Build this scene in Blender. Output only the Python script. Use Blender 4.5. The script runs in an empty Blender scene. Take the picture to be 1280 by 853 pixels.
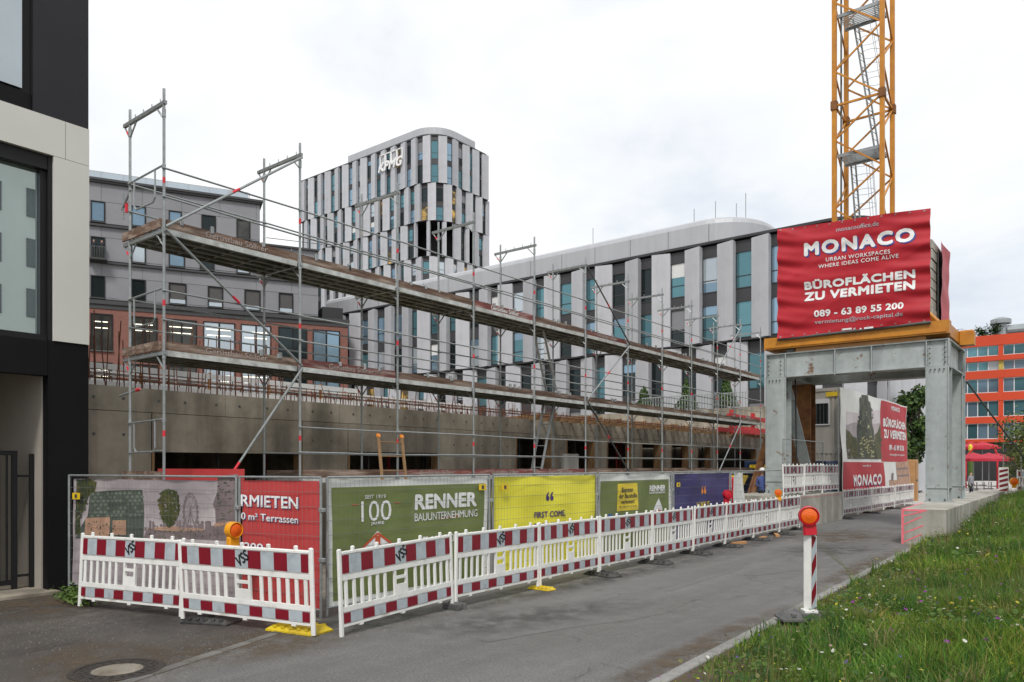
import bpy, bmesh, math, random
import numpy as np
from mathutils import Vector, Matrix
random.seed(7); np.random.seed(7)
R = math.radians; PI = math.pi
sc = bpy.context.scene
col = sc.collection
# ------------------------------------------------------------------ camera
FPX, EYE, HOR, YAW = 940.0, 2.15, 582.0, R(38.3)
cd = bpy.data.cameras.new('camera'); cam = bpy.data.objects.new('camera', cd); col.objects.link(cam)
cam.location = (0, 0, EYE); cam.rotation_euler = (R(90), 0, YAW)
cd.sensor_width = 36; cd.sensor_fit = 'HORIZONTAL'; cd.lens = FPX/1280*36
cd.shift_y = (HOR-426.5)/1280; cd.clip_start = .05; cd.clip_end = 3000
sc.camera = cam
# ------------------------------------------------------------------ overcast sky
SUN_EL, SUN_AZ = R(52), R(150)          # azimuth measured clockwise from +Y
wd = bpy.data.worlds.new('World'); sc.world = wd; wd.use_nodes = True
nt = wd.node_tree; nt.nodes.clear()
def wn(t, **k):
    n = nt.nodes.new(t)
    for a, b in k.items(): setattr(n, a, b)
    return n
out = wn('ShaderNodeOutputWorld'); mixs = wn('ShaderNodeMixShader')
sky = wn('ShaderNodeTexSky', sky_type='NISHITA', sun_disc=False, sun_elevation=SUN_EL, sun_rotation=SUN_AZ, air_density=1.2, dust_density=2.0)
bg1 = wn('ShaderNodeBackground'); bg1.inputs[1].default_value = .10
bg2 = wn('ShaderNodeBackground'); bg2.inputs[1].default_value = 1.0
tc = wn('ShaderNodeTexCoord'); mp = wn('ShaderNodeMapping'); mp.inputs['Scale'].default_value = (1, 1, 2.2); mp.inputs['Location'].default_value = (3.1, 1.7, .4)
nz = wn('ShaderNodeTexNoise'); nz.inputs['Scale'].default_value = 1.9; nz.inputs['Detail'].default_value = 6; nz.inputs['Roughness'].default_value = .55; nz.inputs['Distortion'].default_value = .35
cr = wn('ShaderNodeValToRGB')
cr.color_ramp.elements[0].position = .33; cr.color_ramp.elements[0].color = (.48, .52, .58, 1)
cr.color_ramp.elements[1].position = .55; cr.color_ramp.elements[1].color = (.715, .715, .715, 1)
e = cr.color_ramp.elements.new(.43); e.color = (.63, .647, .67, 1)
L = nt.links.new
L(tc.outputs['Generated'], mp.inputs[0]); L(mp.outputs[0], nz.inputs[0]); L(nz.outputs[0], cr.inputs[0])
L(cr.outputs[0], bg2.inputs[0]); L(sky.outputs[0], bg1.inputs[0])
mixs.inputs[0].default_value = .94
L(bg1.outputs[0], mixs.inputs[1]); L(bg2.outputs[0], mixs.inputs[2]); L(mixs.outputs[0], out.inputs[0])
sd = bpy.data.lights.new('sun', 'SUN'); sd.energy = 1.5; sd.angle = R(11); sd.color = (1, .965, .91)
sun = bpy.data.objects.new('sun', sd); col.objects.link(sun)
sdir = Vector((math.sin(SUN_AZ)*math.cos(SUN_EL), math.cos(SUN_AZ)*math.cos(SUN_EL), math.sin(SUN_EL)))
sun.rotation_euler = (-sdir).to_track_quat('-Z', 'Y').to_euler(); sun.location = (0, 0, 60)
sc.view_settings.view_transform = 'Standard'; sc.view_settings.look = 'None'; sc.view_settings.gamma = 1
sc.view_settings.use_curve_mapping = False
sc.view_settings.exposure = 0.62
# ------------------------------------------------------------------ pixel helpers (a pixel gives a direction; a plane gives the distance)
SN, CS = math.sin(YAW), math.cos(YAW)
def ray(x): u = (x-640)/FPX; return (-SN+CS*u, CS+SN*u)
def gp(x, y, z=0):
    d = FPX*(EYE-z)/(y-HOR); a = ray(x); return (a[0]*d, a[1]*d)
def onX(x, X): a = ray(x); return X/a[0]*a[1]
def onY(x, Y): a = ray(x); return Y/a[1]*a[0]
def zX(x, y, X): return EYE+(HOR-y)/FPX*(X/ray(x)[0])
def zY(x, y, Y): return EYE+(HOR-y)/FPX*(Y/ray(x)[1])
# ------------------------------------------------------------------ mesh builder
class MB:
    def __init__(s): s.v = []; s.f = []; s.m = []
    def add(s, vs, fs, mi=0):
        b = len(s.v); s.v += [tuple(p) for p in vs]
        for f in fs: s.f.append([b+i for i in f]); s.m.append(mi)
        return s
    def box(s, x0, x1, y0, y1, z0, z1, mi=0):
        if x0 > x1: x0, x1 = x1, x0
        if y0 > y1: y0, y1 = y1, y0
        if z0 > z1: z0, z1 = z1, z0
        return s.add([(x0,y0,z0),(x1,y0,z0),(x1,y1,z0),(x0,y1,z0),(x0,y0,z1),(x1,y0,z1),(x1,y1,z1),(x0,y1,z1)],
              [(0,3,2,1),(4,5,6,7),(0,1,5,4),(1,2,6,5),(2,3,7,6),(3,0,4,7)], mi)
    def bbox(s, x0, x1, y0, y1, z0, z1, b=.01, mi=0):       # box with chamfered vertical and top edges
        c = lambda z, i: [(x0+i+b,y0+i,z),(x1-i-b,y0+i,z),(x1-i,y0+i+b,z),(x1-i,y1-i-b,z),(x1-i-b,y1-i,z),(x0+i+b,y1-i,z),(x0+i,y1-i-b,z),(x0+i,y0+i+b,z)]
        v = c(z0, 0)+c(z1-b, 0)+c(z1, b*.7)
        f = [tuple(range(7, -1, -1)), tuple(range(16, 24))]
        for k in (0, 8):
            for i in range(8): j = (i+1) % 8; f.append((k+i, k+j, k+8+j, k+8+i))
        return s.add(v, f, mi)
    def bar(s, p, q, w, h, mi=0, up=(0,0,1)):
        p, q = Vector(p), Vector(q); d = (q-p).normalized(); up = Vector(up)
        if abs(d.dot(up)) > .99: up = Vector((1,0,0)) if abs(d.x) < .9 else Vector((0,1,0))
        sx = d.cross(up).normalized()*w/2; sz = sx.cross(d).normalized()*h/2
        v = [p-sx-sz, p+sx-sz, p+sx+sz, p-sx+sz, q-sx-sz, q+sx-sz, q+sx+sz, q-sx+sz]
        return s.add(v, [(0,1,2,3),(7,6,5,4),(4,5,1,0),(5,6,2,1),(6,7,3,2),(7,4,0,3)], mi)
    def tube(s, p, q, r, n=6, mi=0, r2=None):
        p, q = Vector(p), Vector(q); d = (q-p)
        if d.length < 1e-6: return s
        d.normalize(); r2 = r if r2 is None else r2
        a = d.cross(Vector((0,0,1)) if abs(d.z) < .9 else Vector((1,0,0))).normalized(); b = d.cross(a)
        v = [p+(a*math.cos(2*PI*i/n)+b*math.sin(2*PI*i/n))*r for i in range(n)]+[q+(a*math.cos(2*PI*i/n)+b*math.sin(2*PI*i/n))*r2 for i in range(n)]
        f = [(i, (i+1) % n, n+(i+1) % n, n+i) for i in range(n)]+[tuple(range(n-1,-1,-1)), tuple(range(n, 2*n))]
        return s.add(v, f, mi)
    def path(s, pts, r, n=6, mi=0):
        for a, b in zip(pts, pts[1:]): s.tube(a, b, r, n, mi)
        return s
    def lathe(s, c, prof, n=16, mi=0, axis='z'):
        v = []
        for r, h in prof:
            for i in range(n):
                a = 2*PI*i/n; x, y = r*math.cos(a), r*math.sin(a)
                v.append((c[0]+x, c[1]+y, c[2]+h) if axis == 'z' else ((c[0]+x, c[1]-h, c[2]+y) if axis == 'y' else (c[0]+h, c[1]+x, c[2]+y)))
        f = []
        for k in range(len(prof)-1):
            for i in range(n): j = (i+1) % n; f.append((k*n+i, k*n+j, (k+1)*n+j, (k+1)*n+i))
        f.append(tuple(range(n-1,-1,-1))); f.append(tuple(range((len(prof)-1)*n, len(prof)*n)))
        return s.add(v, f, mi)
    def prism(s, pts, z0, z1, mi=0):                         # plan polygon extruded
        n = len(pts); v = [(x,y,z0) for x,y in pts]+[(x,y,z1) for x,y in pts]
        return s.add(v, [tuple(range(n-1,-1,-1)), tuple(range(n,2*n))]+[(i,(i+1)%n,n+(i+1)%n,n+i) for i in range(n)], mi)
    def mesh(s, name, mats, off=(0,0,0), smooth=False):
        me = bpy.data.meshes.new(name)
        v = np.array(s.v, dtype=float).reshape(-1, 3)-np.array(off)
        me.from_pydata(v.tolist(), [], s.f)
        mats = mats if isinstance(mats, (list, tuple)) else [mats]
        for m in mats: me.materials.append(MAT[m] if isinstance(m, str) else m)
        if len(mats) > 1: me.polygons.foreach_set('material_index', s.m)
        if smooth: me.polygons.foreach_set('use_smooth', [True]*len(me.polygons))
        me.update(); return me
    def build(s, name, mats, parent=None, smooth=False, local=False):
        off = (0,0,0) if (local or parent is None) else root_loc(parent)
        return inst(name, s.mesh(name, mats, off, smooth), parent)
def root_loc(o):
    while o.parent: o = o.parent
    return tuple(o.location)
def inst(name, me, parent=None, loc=(0,0,0), rz=0, rot=None, scale=None):
    o = bpy.data.objects.new(name, me); col.objects.link(o)
    if parent: o.parent = parent
    o.location = loc
    if rz: o.rotation_euler = (0,0,rz)
    if rot: o.rotation_euler = rot
    if scale: o.scale = scale
    return o
def tag(o, label=None, cat=None, group=None, kind=None):
    if label: o['label'] = label
    if cat: o['category'] = cat
    if group: o['group'] = group
    if kind: o['kind'] = kind
    return o
def thing(name, label, cat, loc=(0,0,0), rz=0, group=None):
    o = bpy.data.objects.new(name, None); col.objects.link(o); o.location = loc; o.rotation_euler = (0,0,rz); o.empty_display_size = .2
    return tag(o, label, cat, group)
def copy_tree(o, parent=None):
    c = o.copy(); col.objects.link(c); c.parent = parent
    for ch in (KIDS[o.name] if o.name in KIDS else list(o.children)): copy_tree(ch, c)
    return c
KIDS = {}
def struct(o): o['kind'] = 'structure'; return o
# ------------------------------------------------------------------ materials
MAT = {}
def mat(name, c, rough=.7, metal=0., var=.08, scale=2.5, bump=0., bscale=30., streak=0., rnd=0., spec=.5, emit=None, c2=None, dirt=0., stretch=(1,1,1), coords='Object', trans=0., c2r=(.46,.62)):
    m = bpy.data.materials.new(name); m.use_nodes = True; MAT[name] = m
    t = m.node_tree; n = t.nodes; b = n['Principled BSDF']; k = t.links.new
    b.inputs['Roughness'].default_value = rough; b.inputs['Metallic'].default_value = metal
    b.inputs['Specular IOR Level'].default_value = spec
    if trans: b.inputs['Transmission Weight'].default_value = trans
    c = tuple(c)+(1,)
    co = n.new('ShaderNodeTexCoord'); mpg = n.new('ShaderNodeMapping'); mpg.inputs['Scale'].default_value = stretch
    k(co.outputs[coords], mpg.inputs[0])
    ns = n.new('ShaderNodeTexNoise'); ns.inputs['Scale'].default_value = scale; ns.inputs['Detail'].default_value = 7; ns.inputs['Roughness'].default_value = .62
    k(mpg.outputs[0], ns.inputs[0])
    mr = n.new('ShaderNodeMapRange'); mr.inputs[1].default_value = .3; mr.inputs[2].default_value = .7; mr.inputs[3].default_value = 1-var; mr.inputs[4].default_value = 1+var
    k(ns.outputs[0], mr.inputs[0])
    cur = mr.outputs[0]
    def mul(a, bb):
        q = n.new('ShaderNodeMath'); q.operation = 'MULTIPLY'; k(a, q.inputs[0]); k(bb, q.inputs[1]); return q.outputs[0]
    if rnd:
        oi = n.new('ShaderNodeObjectInfo'); r2 = n.new('ShaderNodeMapRange'); r2.inputs[3].default_value = 1-rnd; r2.inputs[4].default_value = 1+rnd
        k(oi.outputs['Random'], r2.inputs[0]); cur = mul(cur, r2.outputs[0])
    if streak:
        m2 = n.new('ShaderNodeMapping'); m2.inputs['Scale'].default_value = (1.0, 1.0, .10); k(co.outputs[coords], m2.inputs[0])
        s2 = n.new('ShaderNodeTexNoise'); s2.inputs['Scale'].default_value = 1.6; s2.inputs['Detail'].default_value = 5; k(m2.outputs[0], s2.inputs[0])
        r3 = n.new('ShaderNodeMapRange'); r3.inputs[1].default_value = .38; r3.inputs[2].default_value = .6; r3.inputs[3].default_value = 1-streak; r3.inputs[4].default_value = 1+streak*.3
        k(s2.outputs[0], r3.inputs[0]); cur = mul(cur, r3.outputs[0])
    mx = n.new('ShaderNodeMix'); mx.data_type = 'RGBA'; mx.inputs['A'].default_value = c; mx.inputs['B'].default_value = (tuple(c2)+(1,)) if c2 else c
    if c2:
        s4 = n.new('ShaderNodeTexNoise'); s4.inputs['Scale'].default_value = scale*.45; s4.inputs['Detail'].default_value = 8; s4.inputs['Roughness'].default_value = .7; k(mpg.outputs[0], s4.inputs[0])
        r4 = n.new('ShaderNodeMapRange'); r4.inputs[1].default_value = c2r[0]; r4.inputs[2].default_value = c2r[1]; k(s4.outputs[0], r4.inputs[0]); k(r4.outputs[0], mx.inputs['Factor'])
    else: mx.inputs['Factor'].default_value = 0
    vm = n.new('ShaderNodeVectorMath'); vm.operation = 'SCALE'; k(mx.outputs['Result'], vm.inputs[0]); k(cur, vm.inputs['Scale'])
    k(vm.outputs[0], b.inputs['Base Color'])
    if bump:
        bn = n.new('ShaderNodeTexNoise'); bn.inputs['Scale'].default_value = bscale; bn.inputs['Detail'].default_value = 6; k(co.outputs[coords], bn.inputs[0])
        bp = n.new('ShaderNodeBump'); bp.inputs['Strength'].default_value = bump; bp.inputs['Distance'].default_value = .02; k(bn.outputs[0], bp.inputs['Height']); k(bp.outputs[0], b.inputs['Normal'])
    if emit:
        b.inputs['Emission Color'].default_value = tuple(emit[:3])+(1,); b.inputs['Emission Strength'].default_value = emit[3]
    return m
mat('concrete', (.345,.305,.245), .9, var=.22, scale=1.3, bump=.25, bscale=25, streak=.38, rnd=.07, c2=(.235,.205,.16))
mat('concrete_light', (.42,.405,.36), .9, var=.15, scale=1.6, bump=.25, bscale=30, streak=.3, c2=(.33,.315,.275))
mat('kerb_concrete', (.235,.23,.22), .9, var=.2, scale=6, bump=.3, bscale=60, rnd=.12)
mat('steel', (.33,.355,.355), .42, .5, var=.16, scale=9, rnd=.1)
mat('steel_dark', (.10,.11,.105), .5, .4, var=.2, scale=9)
mat('deck_steel', (.25,.245,.22), .55, .35, var=.25, scale=3, c2=(.13,.12,.10), rnd=.12)
mat('toe_wood', (.12,.072,.05), .88, var=.5, scale=7, bump=.5, bscale=40, c2=(.27,.21,.17), rnd=.28, stretch=(1,.22,2.5))
mat('toe_red', (.17,.045,.04), .85, var=.45, scale=8, bump=.5, bscale=40, c2=(.30,.21,.185), rnd=.2, stretch=(1,.3,2.5))
mat('faded_ink', (.36,.29,.26), .85, var=.4, scale=9)
mat('rim_paint', (.52,.545,.53), .5, .0, var=.2, scale=6, c2=(.36,.36,.34))
mat('wire', (.20,.215,.215), .5, .3, var=.15)
mat('red_paint', (.62,.03,.045), .5, var=.1)
mat('red_steel', (.50,.025,.03), .6, var=.25, scale=2)
mat('white_paint', (.78,.78,.76), .5, var=.05)
mat('white_plastic', (.76,.76,.735), .42, var=.09, scale=5, rnd=.07, c2=(.50,.48,.43), c2r=(.56,.72))
mat('board_red', (.20,.006,.018), .38, var=.1, scale=6, rnd=.1)
mat('board_grey', (.40,.45,.485), .38, var=.12, scale=6, rnd=.08, c2=(.28,.31,.33), c2r=(.55,.7))
mat('black', (.008,.008,.009), .6, var=.1)
mat('rubber', (.022,.022,.024), .8, var=.3, scale=8, bump=.3, c2=(.06,.058,.055))
mat('rubber_grey', (.12,.12,.12), .85, var=.3, scale=8, bump=.3, c2=(.05,.05,.05))
mat('rubber_yellow', (.68,.50,.01), .6, var=.2, scale=7, c2=(.45,.32,.02))
mat('yellow', (.72,.50,.015), .5, var=.12)
mat('crane_orange', (.56,.235,.02), .5, var=.15, scale=2, c2=(.45,.17,.02))
mat('portal_grey', (.38,.42,.42), .5, var=.12, scale=4.0, streak=.16, c2=(.20,.12,.07), c2r=(.60,.64))
mat('rust', (.22,.095,.03), .85, var=.35, scale=3, c2=(.13,.05,.02))
mat('rebar', (.14,.055,.028), .85, var=.3, scale=4)
mat('wood', (.27,.16,.075), .8, var=.25, scale=3, stretch=(1,1,.2), c2=(.19,.11,.05))
mat('ply', (.45,.24,.10), .75, var=.15, scale=2)
mat('panel_light', (.45,.457,.485), .6, .05, var=.10, scale=.5, streak=.07, rnd=.08)
mat('roof_alu', (.42,.43,.455), .5, .1, var=.05, scale=.3, streak=.05)
mat('anthracite', (.02,.02,.022), .55, var=.12, scale=2, rnd=.12)
mat('anthracite_mid', (.04,.039,.043), .5, var=.1, scale=1, rnd=.1)
mat('grey_clad', (.225,.228,.245), .6, .1, var=.06, scale=.6, rnd=.06)
mat('grey_band', (.045,.045,.048), .6, var=.08)
mat('dark_clad', (.015,.014,.018), .5, .0, var=.15, scale=1.2, spec=.35)
mat('black_clad', (.0045,.0045,.0055), .6, var=.2, scale=1, spec=.2)
mat('white_clad', (.60,.595,.55), .6, var=.035, scale=.8, rnd=.02)
mat('plaster', (.34,.31,.27), .85, var=.09, scale=1)
mat('glass_teal', (.10,.225,.26), .07, .55, var=.1, scale=.4, rnd=.35)
mat('glass_dark', (.018,.028,.03), .06, .45, var=.1, scale=.4, rnd=.4)
mat('glass_blue', (.22,.33,.42), .06, .6, var=.1, scale=.3, rnd=.25)
mat('glass_pale', (.46,.52,.56), .1, .45, var=.08, scale=.4, rnd=.15)
mat('glass_corner', (.70,.84,.85), .008, .85, var=.02)
mat('glass_lit', (.05,.05,.035), .12, .1, var=.3, scale=.8, emit=(1,.62,.16,.5), rnd=.3)
def _lit():
    m = MAT['glass_lit']; n = m.node_tree.nodes; k = m.node_tree.links.new; b = n['Principled BSDF']; co = n.new('ShaderNodeTexCoord'); oi = n.new('ShaderNodeObjectInfo')
    ad = n.new('ShaderNodeVectorMath'); k(co.outputs['Object'], ad.inputs[0]); k(oi.outputs['Location'], ad.inputs[1]); ns = n.new('ShaderNodeTexNoise'); ns.inputs['Scale'].default_value = .55; ns.inputs['Detail'].default_value = 4; k(ad.outputs[0], ns.inputs[0])
    r = n.new('ShaderNodeMapRange'); r.inputs[1].default_value = .42; r.inputs[2].default_value = .68; r.inputs[3].default_value = .03; r.inputs[4].default_value = .75; k(ns.outputs[0], r.inputs[0]); k(r.outputs[0], b.inputs['Emission Strength'])
_lit()
mat('glass_inner', (.05,.05,.045), .08, .2, var=.5, scale=.9)
mat('lamp_white', (.8,.8,.7), .5, emit=(1,.93,.7,1.2))
mat('blind', (.075,.072,.07), .7, var=.08)
mat('frame_dark', (.012,.012,.013), .5, var=.1, spec=.3)
mat('frame_white', (.66,.67,.67), .5, var=.05)
mat('orange_clad', (.54,.052,.011), .55, var=.07, scale=.3)
mat('ochre', (.45,.36,.07), .6, var=.1)
mat('banner_red', (.43,.014,.026), .5, var=.10, scale=1.2, spec=.4)
mat('print_red', (.47,.05,.05), .55, var=.10, scale=1.5)
mat('banner_green', (.155,.195,.058), .6, var=.12, scale=1.2)
mat('banner_green_pale', (.17,.205,.085), .6, var=.12, scale=1.2)
mat('banner_yellow', (.80,.74,.055), .55, var=.07, scale=1.2)
mat('banner_navy', (.04,.035,.145), .55, var=.12, scale=1.2)
mat('banner_white', (.72,.73,.71), .6, var=.06, scale=1.5)
mat('ink_white', (.80,.80,.80), .6, var=.04)
mat('ink_blue', (.035,.06,.27), .6, var=.05)
mat('ink_purple', (.06,.03,.16), .6, var=.05)
mat('ink_grey', (.055,.055,.06), .6, var=.05)
mat('ink_red', (.55,.09,.03), .6, var=.05)
mat('ink_orange', (.78,.26,.03), .6, var=.05)
mat('ink_yellow', (.75,.58,.04), .6, var=.05)
mat('ink_skyblue', (.04,.12,.38), .6, var=.05)
mat('print_mauve', (.34,.295,.315), .55, var=.2, scale=1.1, c2=(.50,.45,.455))
mat('print_pale', (.60,.55,.57), .6, var=.1, scale=1)
mat('print_dusk', (.20,.155,.16), .6, var=.25, scale=3)
mat('print_tile', (.075,.09,.075), .6, var=.3, scale=3)
mat('print_tile_b', (.14,.17,.13), .6, var=.3, scale=3)
mat('print_warm', (.42,.25,.17), .6, var=.3, scale=4)
mat('print_leaf', (.05,.06,.02), .6, var=.4, scale=5, c2=(.11,.10,.03))
mat('print_tower', (.035,.045,.035), .6, var=.5, scale=2, c2=(.10,.11,.06))
mat('print_glow', (.42,.40,.22), .6, var=.4, scale=2.5)
mat('lens_orange', (.80,.13,.01), .18, var=.1, spec=.6)
mat('lens_amber', (.80,.24,.01), .2, var=.1, spec=.6)
mat('lamp_red', (.55,.012,.03), .4, var=.06)
mat('lamp_yellow', (.80,.34,.01), .45, var=.06)
mat('container_beige', (.42,.40,.355), .6, var=.07, scale=1, streak=.15)
mat('container_blue', (.012,.03,.085), .55, var=.15, scale=1)
mat('leaf', (.075,.135,.028), .55, var=.25, scale=2.0, c2=(.09,.14,.03), spec=.3)
mat('leaf_dark', (.022,.048,.014), .6, var=.3, scale=1.5, c2=(.035,.07,.02), spec=.3)
mat('leaf_olive', (.12,.145,.04), .55, var=.25, scale=2, c2=(.15,.15,.045), spec=.3)
mat('bark', (.10,.075,.055), .9, var=.3, scale=6, bump=.4)
mat('cloth_dark', (.015,.016,.022), .85, var=.1)
mat('cloth_blue', (.05,.08,.25), .85, var=.1)
mat('cloth_grey', (.22,.22,.24), .85, var=.1)
mat('skin', (.42,.24,.17), .6, var=.05)
mat('hair', (.03,.02,.015), .7, var=.1)
mat('pink_spray', (.78,.16,.20), .75, var=.2, scale=6)
mat('plaza_pave', (.44,.43,.41), .85, var=.07, scale=.6)
mat('soil', (.085,.06,.035), .95, var=.3, scale=3, bump=.5, bscale=20, c2=(.045,.06,.018))
mat('gravel', (.19,.17,.145), .95, var=.3, scale=3, bump=.5, bscale=25)
mat('manhole_iron', (.045,.038,.033), .75, .2, var=.4, scale=14, bump=.6, bscale=50)
mat('manhole_fill', (.24,.215,.175), .9, var=.3, scale=7, bump=.4, c2=(.13,.105,.075))
mat('parasol', (.42,.012,.035), .7, var=.12, scale=1)
mat('galv_roof', (.33,.36,.37), .4, .5, var=.2, scale=1)
mat('brown_planks', (.13,.085,.06), .85, var=.25, scale=3, rnd=.25)
def brick_mat():
    m = bpy.data.materials.new('brick'); m.use_nodes = True; MAT['brick'] = m
    n = m.node_tree.nodes; k = m.node_tree.links.new; b = n['Principled BSDF']; b.inputs['Roughness'].default_value = .9
    co = n.new('ShaderNodeTexCoord'); mpg = n.new('ShaderNodeMapping'); mpg.inputs['Rotation'].default_value = (R(90), 0, 0)
    br = n.new('ShaderNodeTexBrick'); br.inputs['Scale'].default_value = 4.; br.inputs['Color1'].default_value = (.19,.07,.054,1); br.inputs['Color2'].default_value = (.25,.105,.08,1); br.inputs['Mortar'].default_value = (.20,.14,.12,1); br.inputs['Mortar Size'].default_value = .018
    k(co.outputs['Object'], mpg.inputs[0]); k(mpg.outputs[0], br.inputs[0]); k(br.outputs[0], b.inputs['Base Color'])
brick_mat()
def asphalt(name, base, patch, wet=.25, crack=True, fine=.22):
    m = bpy.data.materials.new(name); m.use_nodes = True; MAT[name] = m
    n = m.node_tree.nodes; k = m.node_tree.links.new; b = n['Principled BSDF']
    co = n.new('ShaderNodeTexCoord')
    def noise(s, det=6, ro=.6, st=None):
        q = n.new('ShaderNodeTexNoise'); q.inputs['Scale'].default_value = s; q.inputs['Detail'].default_value = det; q.inputs['Roughness'].default_value = ro
        if st:
            mm = n.new('ShaderNodeMapping'); mm.inputs['Scale'].default_value = st; k(co.outputs['Object'], mm.inputs[0]); k(mm.outputs[0], q.inputs[0])
        else: k(co.outputs['Object'], q.inputs[0])
        return q.outputs[0]
    def rng(a, i0, i1, o0, o1):
        q = n.new('ShaderNodeMapRange'); q.inputs[1].default_value = i0; q.inputs[2].default_value = i1; q.inputs[3].default_value = o0; q.inputs[4].default_value = o1; k(a, q.inputs[0]); return q.outputs[0]
    mx = n.new('ShaderNodeMix'); mx.data_type = 'RGBA'; mx.inputs['A'].default_value = tuple(base)+(1,); mx.inputs['B'].default_value = tuple(patch)+(1,)
    k(rng(noise(.55, 8, .65, (1,.35,1)), .42, .64, 0, 1), mx.inputs['Factor'])
    f = rng(noise(38, 6, .85), .34, .66, 1-fine, 1+fine)
    g = rng(noise(3.5, 10, .75), .3, .7, .88, 1.10)
    mm = n.new('ShaderNodeMath'); mm.operation = 'MULTIPLY'; k(f, mm.inputs[0]); k(g, mm.inputs[1]); cur = mm.outputs[0]
    tt = rng(noise(1.0, 4, .6, (3.2,.10,1)), .35, .65, .91, 1.07); q = n.new('ShaderNodeMath'); q.operation = 'MULTIPLY'; k(cur, q.inputs[0]); k(tt, q.inputs[1]); cur = q.outputs[0]
    sp = rng(noise(1.7, 6, .7), .62, .70, 1.0, .80); q = n.new('ShaderNodeMath'); q.operation = 'MULTIPLY'; k(cur, q.inputs[0]); k(sp, q.inputs[1]); cur = q.outputs[0]
    if crack:
        vo = n.new('ShaderNodeTexVoronoi'); vo.feature = 'DISTANCE_TO_EDGE'; vo.inputs['Scale'].default_value = .33
        wv = n.new('ShaderNodeVectorMath'); wv.operation = 'ADD'; nn = n.new('ShaderNodeTexNoise'); nn.inputs['Scale'].default_value = 1.3; nn.inputs['Detail'].default_value = 6
        k(co.outputs['Object'], nn.inputs[0]); k(co.outputs['Object'], wv.inputs[0]); k(nn.outputs['Color'], wv.inputs[1]); k(wv.outputs[0], vo.inputs[0])
        c1 = rng(vo.outputs['Distance'], .0, .012, .62, 1.0)
        gate = rng(noise(.5, 3), .48, .58, 1, 0)
        q = n.new('ShaderNodeMath'); q.operation = 'MAXIMUM'; k(c1, q.inputs[0]); k(gate, q.inputs[1])
        q2 = n.new('ShaderNodeMath'); q2.operation = 'MULTIPLY'; k(q.outputs[0], q2.inputs[0]); k(cur, q2.inputs[1]); cur = q2.outputs[0]
    vm = n.new('ShaderNodeVectorMath'); vm.operation = 'SCALE'; k(mx.outputs['Result'], vm.inputs[0]); k(cur, vm.inputs['Scale']); k(vm.outputs[0], b.inputs['Base Color'])
    k(rng(noise(.8, 5), .35, .65, .55, .9), b.inputs['Roughness'])
    bp = n.new('ShaderNodeBump'); bp.inputs['Strength'].default_value = .7; bp.inputs['Distance'].default_value = .01; k(noise(60, 5, .8), bp.inputs['Height']); k(bp.outputs[0], b.inputs['Normal'])
asphalt('asphalt', (.150,.146,.142), (.120,.117,.113), fine=.6)
asphalt('asphalt_drive', (.056,.051,.047), (.090,.078,.066), fine=.8)
def attr_mat(name, rough=.6):
    m = bpy.data.materials.new(name); m.use_nodes = True; MAT[name] = m
    n = m.node_tree.nodes; a = n.new('ShaderNodeAttribute'); a.attribute_name = 'Col'
    m.node_tree.links.new(a.outputs['Color'], n['Principled BSDF'].inputs['Base Color']); n['Principled BSDF'].inputs['Roughness'].default_value = rough
    n['Principled BSDF'].inputs['Specular IOR Level'].default_value = .25
    tr_ = n.new('ShaderNodeBsdfTranslucent'); mx_ = n.new('ShaderNodeMixShader'); mx_.inputs[0].default_value = .4; k = m.node_tree.links.new
    k(a.outputs['Color'], tr_.inputs[0]); k(n['Principled BSDF'].outputs[0], mx_.inputs[1]); k(tr_.outputs[0], mx_.inputs[2]); k(mx_.outputs[0], n['Material Output'].inputs[0])
attr_mat('blades')
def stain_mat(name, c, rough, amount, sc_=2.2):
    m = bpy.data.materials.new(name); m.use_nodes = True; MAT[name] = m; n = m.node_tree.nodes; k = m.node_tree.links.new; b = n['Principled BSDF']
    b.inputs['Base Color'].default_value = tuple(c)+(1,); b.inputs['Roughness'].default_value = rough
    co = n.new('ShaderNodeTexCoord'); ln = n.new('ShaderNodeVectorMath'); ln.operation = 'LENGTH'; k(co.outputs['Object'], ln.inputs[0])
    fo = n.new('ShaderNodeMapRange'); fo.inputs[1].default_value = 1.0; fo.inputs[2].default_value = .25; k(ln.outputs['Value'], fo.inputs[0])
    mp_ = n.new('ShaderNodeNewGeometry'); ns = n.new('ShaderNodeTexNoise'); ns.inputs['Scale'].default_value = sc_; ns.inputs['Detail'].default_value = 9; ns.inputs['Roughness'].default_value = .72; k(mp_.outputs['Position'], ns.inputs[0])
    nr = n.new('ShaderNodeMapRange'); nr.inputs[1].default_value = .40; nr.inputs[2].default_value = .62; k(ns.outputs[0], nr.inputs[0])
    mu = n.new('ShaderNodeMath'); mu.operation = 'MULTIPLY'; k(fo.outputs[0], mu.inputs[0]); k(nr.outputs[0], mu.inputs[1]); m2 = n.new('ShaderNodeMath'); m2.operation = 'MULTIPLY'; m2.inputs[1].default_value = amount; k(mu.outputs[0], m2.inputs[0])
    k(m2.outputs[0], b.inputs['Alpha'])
stain_mat('mud', (.115,.082,.05), .85, .85); stain_mat('damp', (.05,.048,.046), .45, .6, 2.6); stain_mat('dust', (.24,.228,.21), .95, .32, 4.0)
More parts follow.
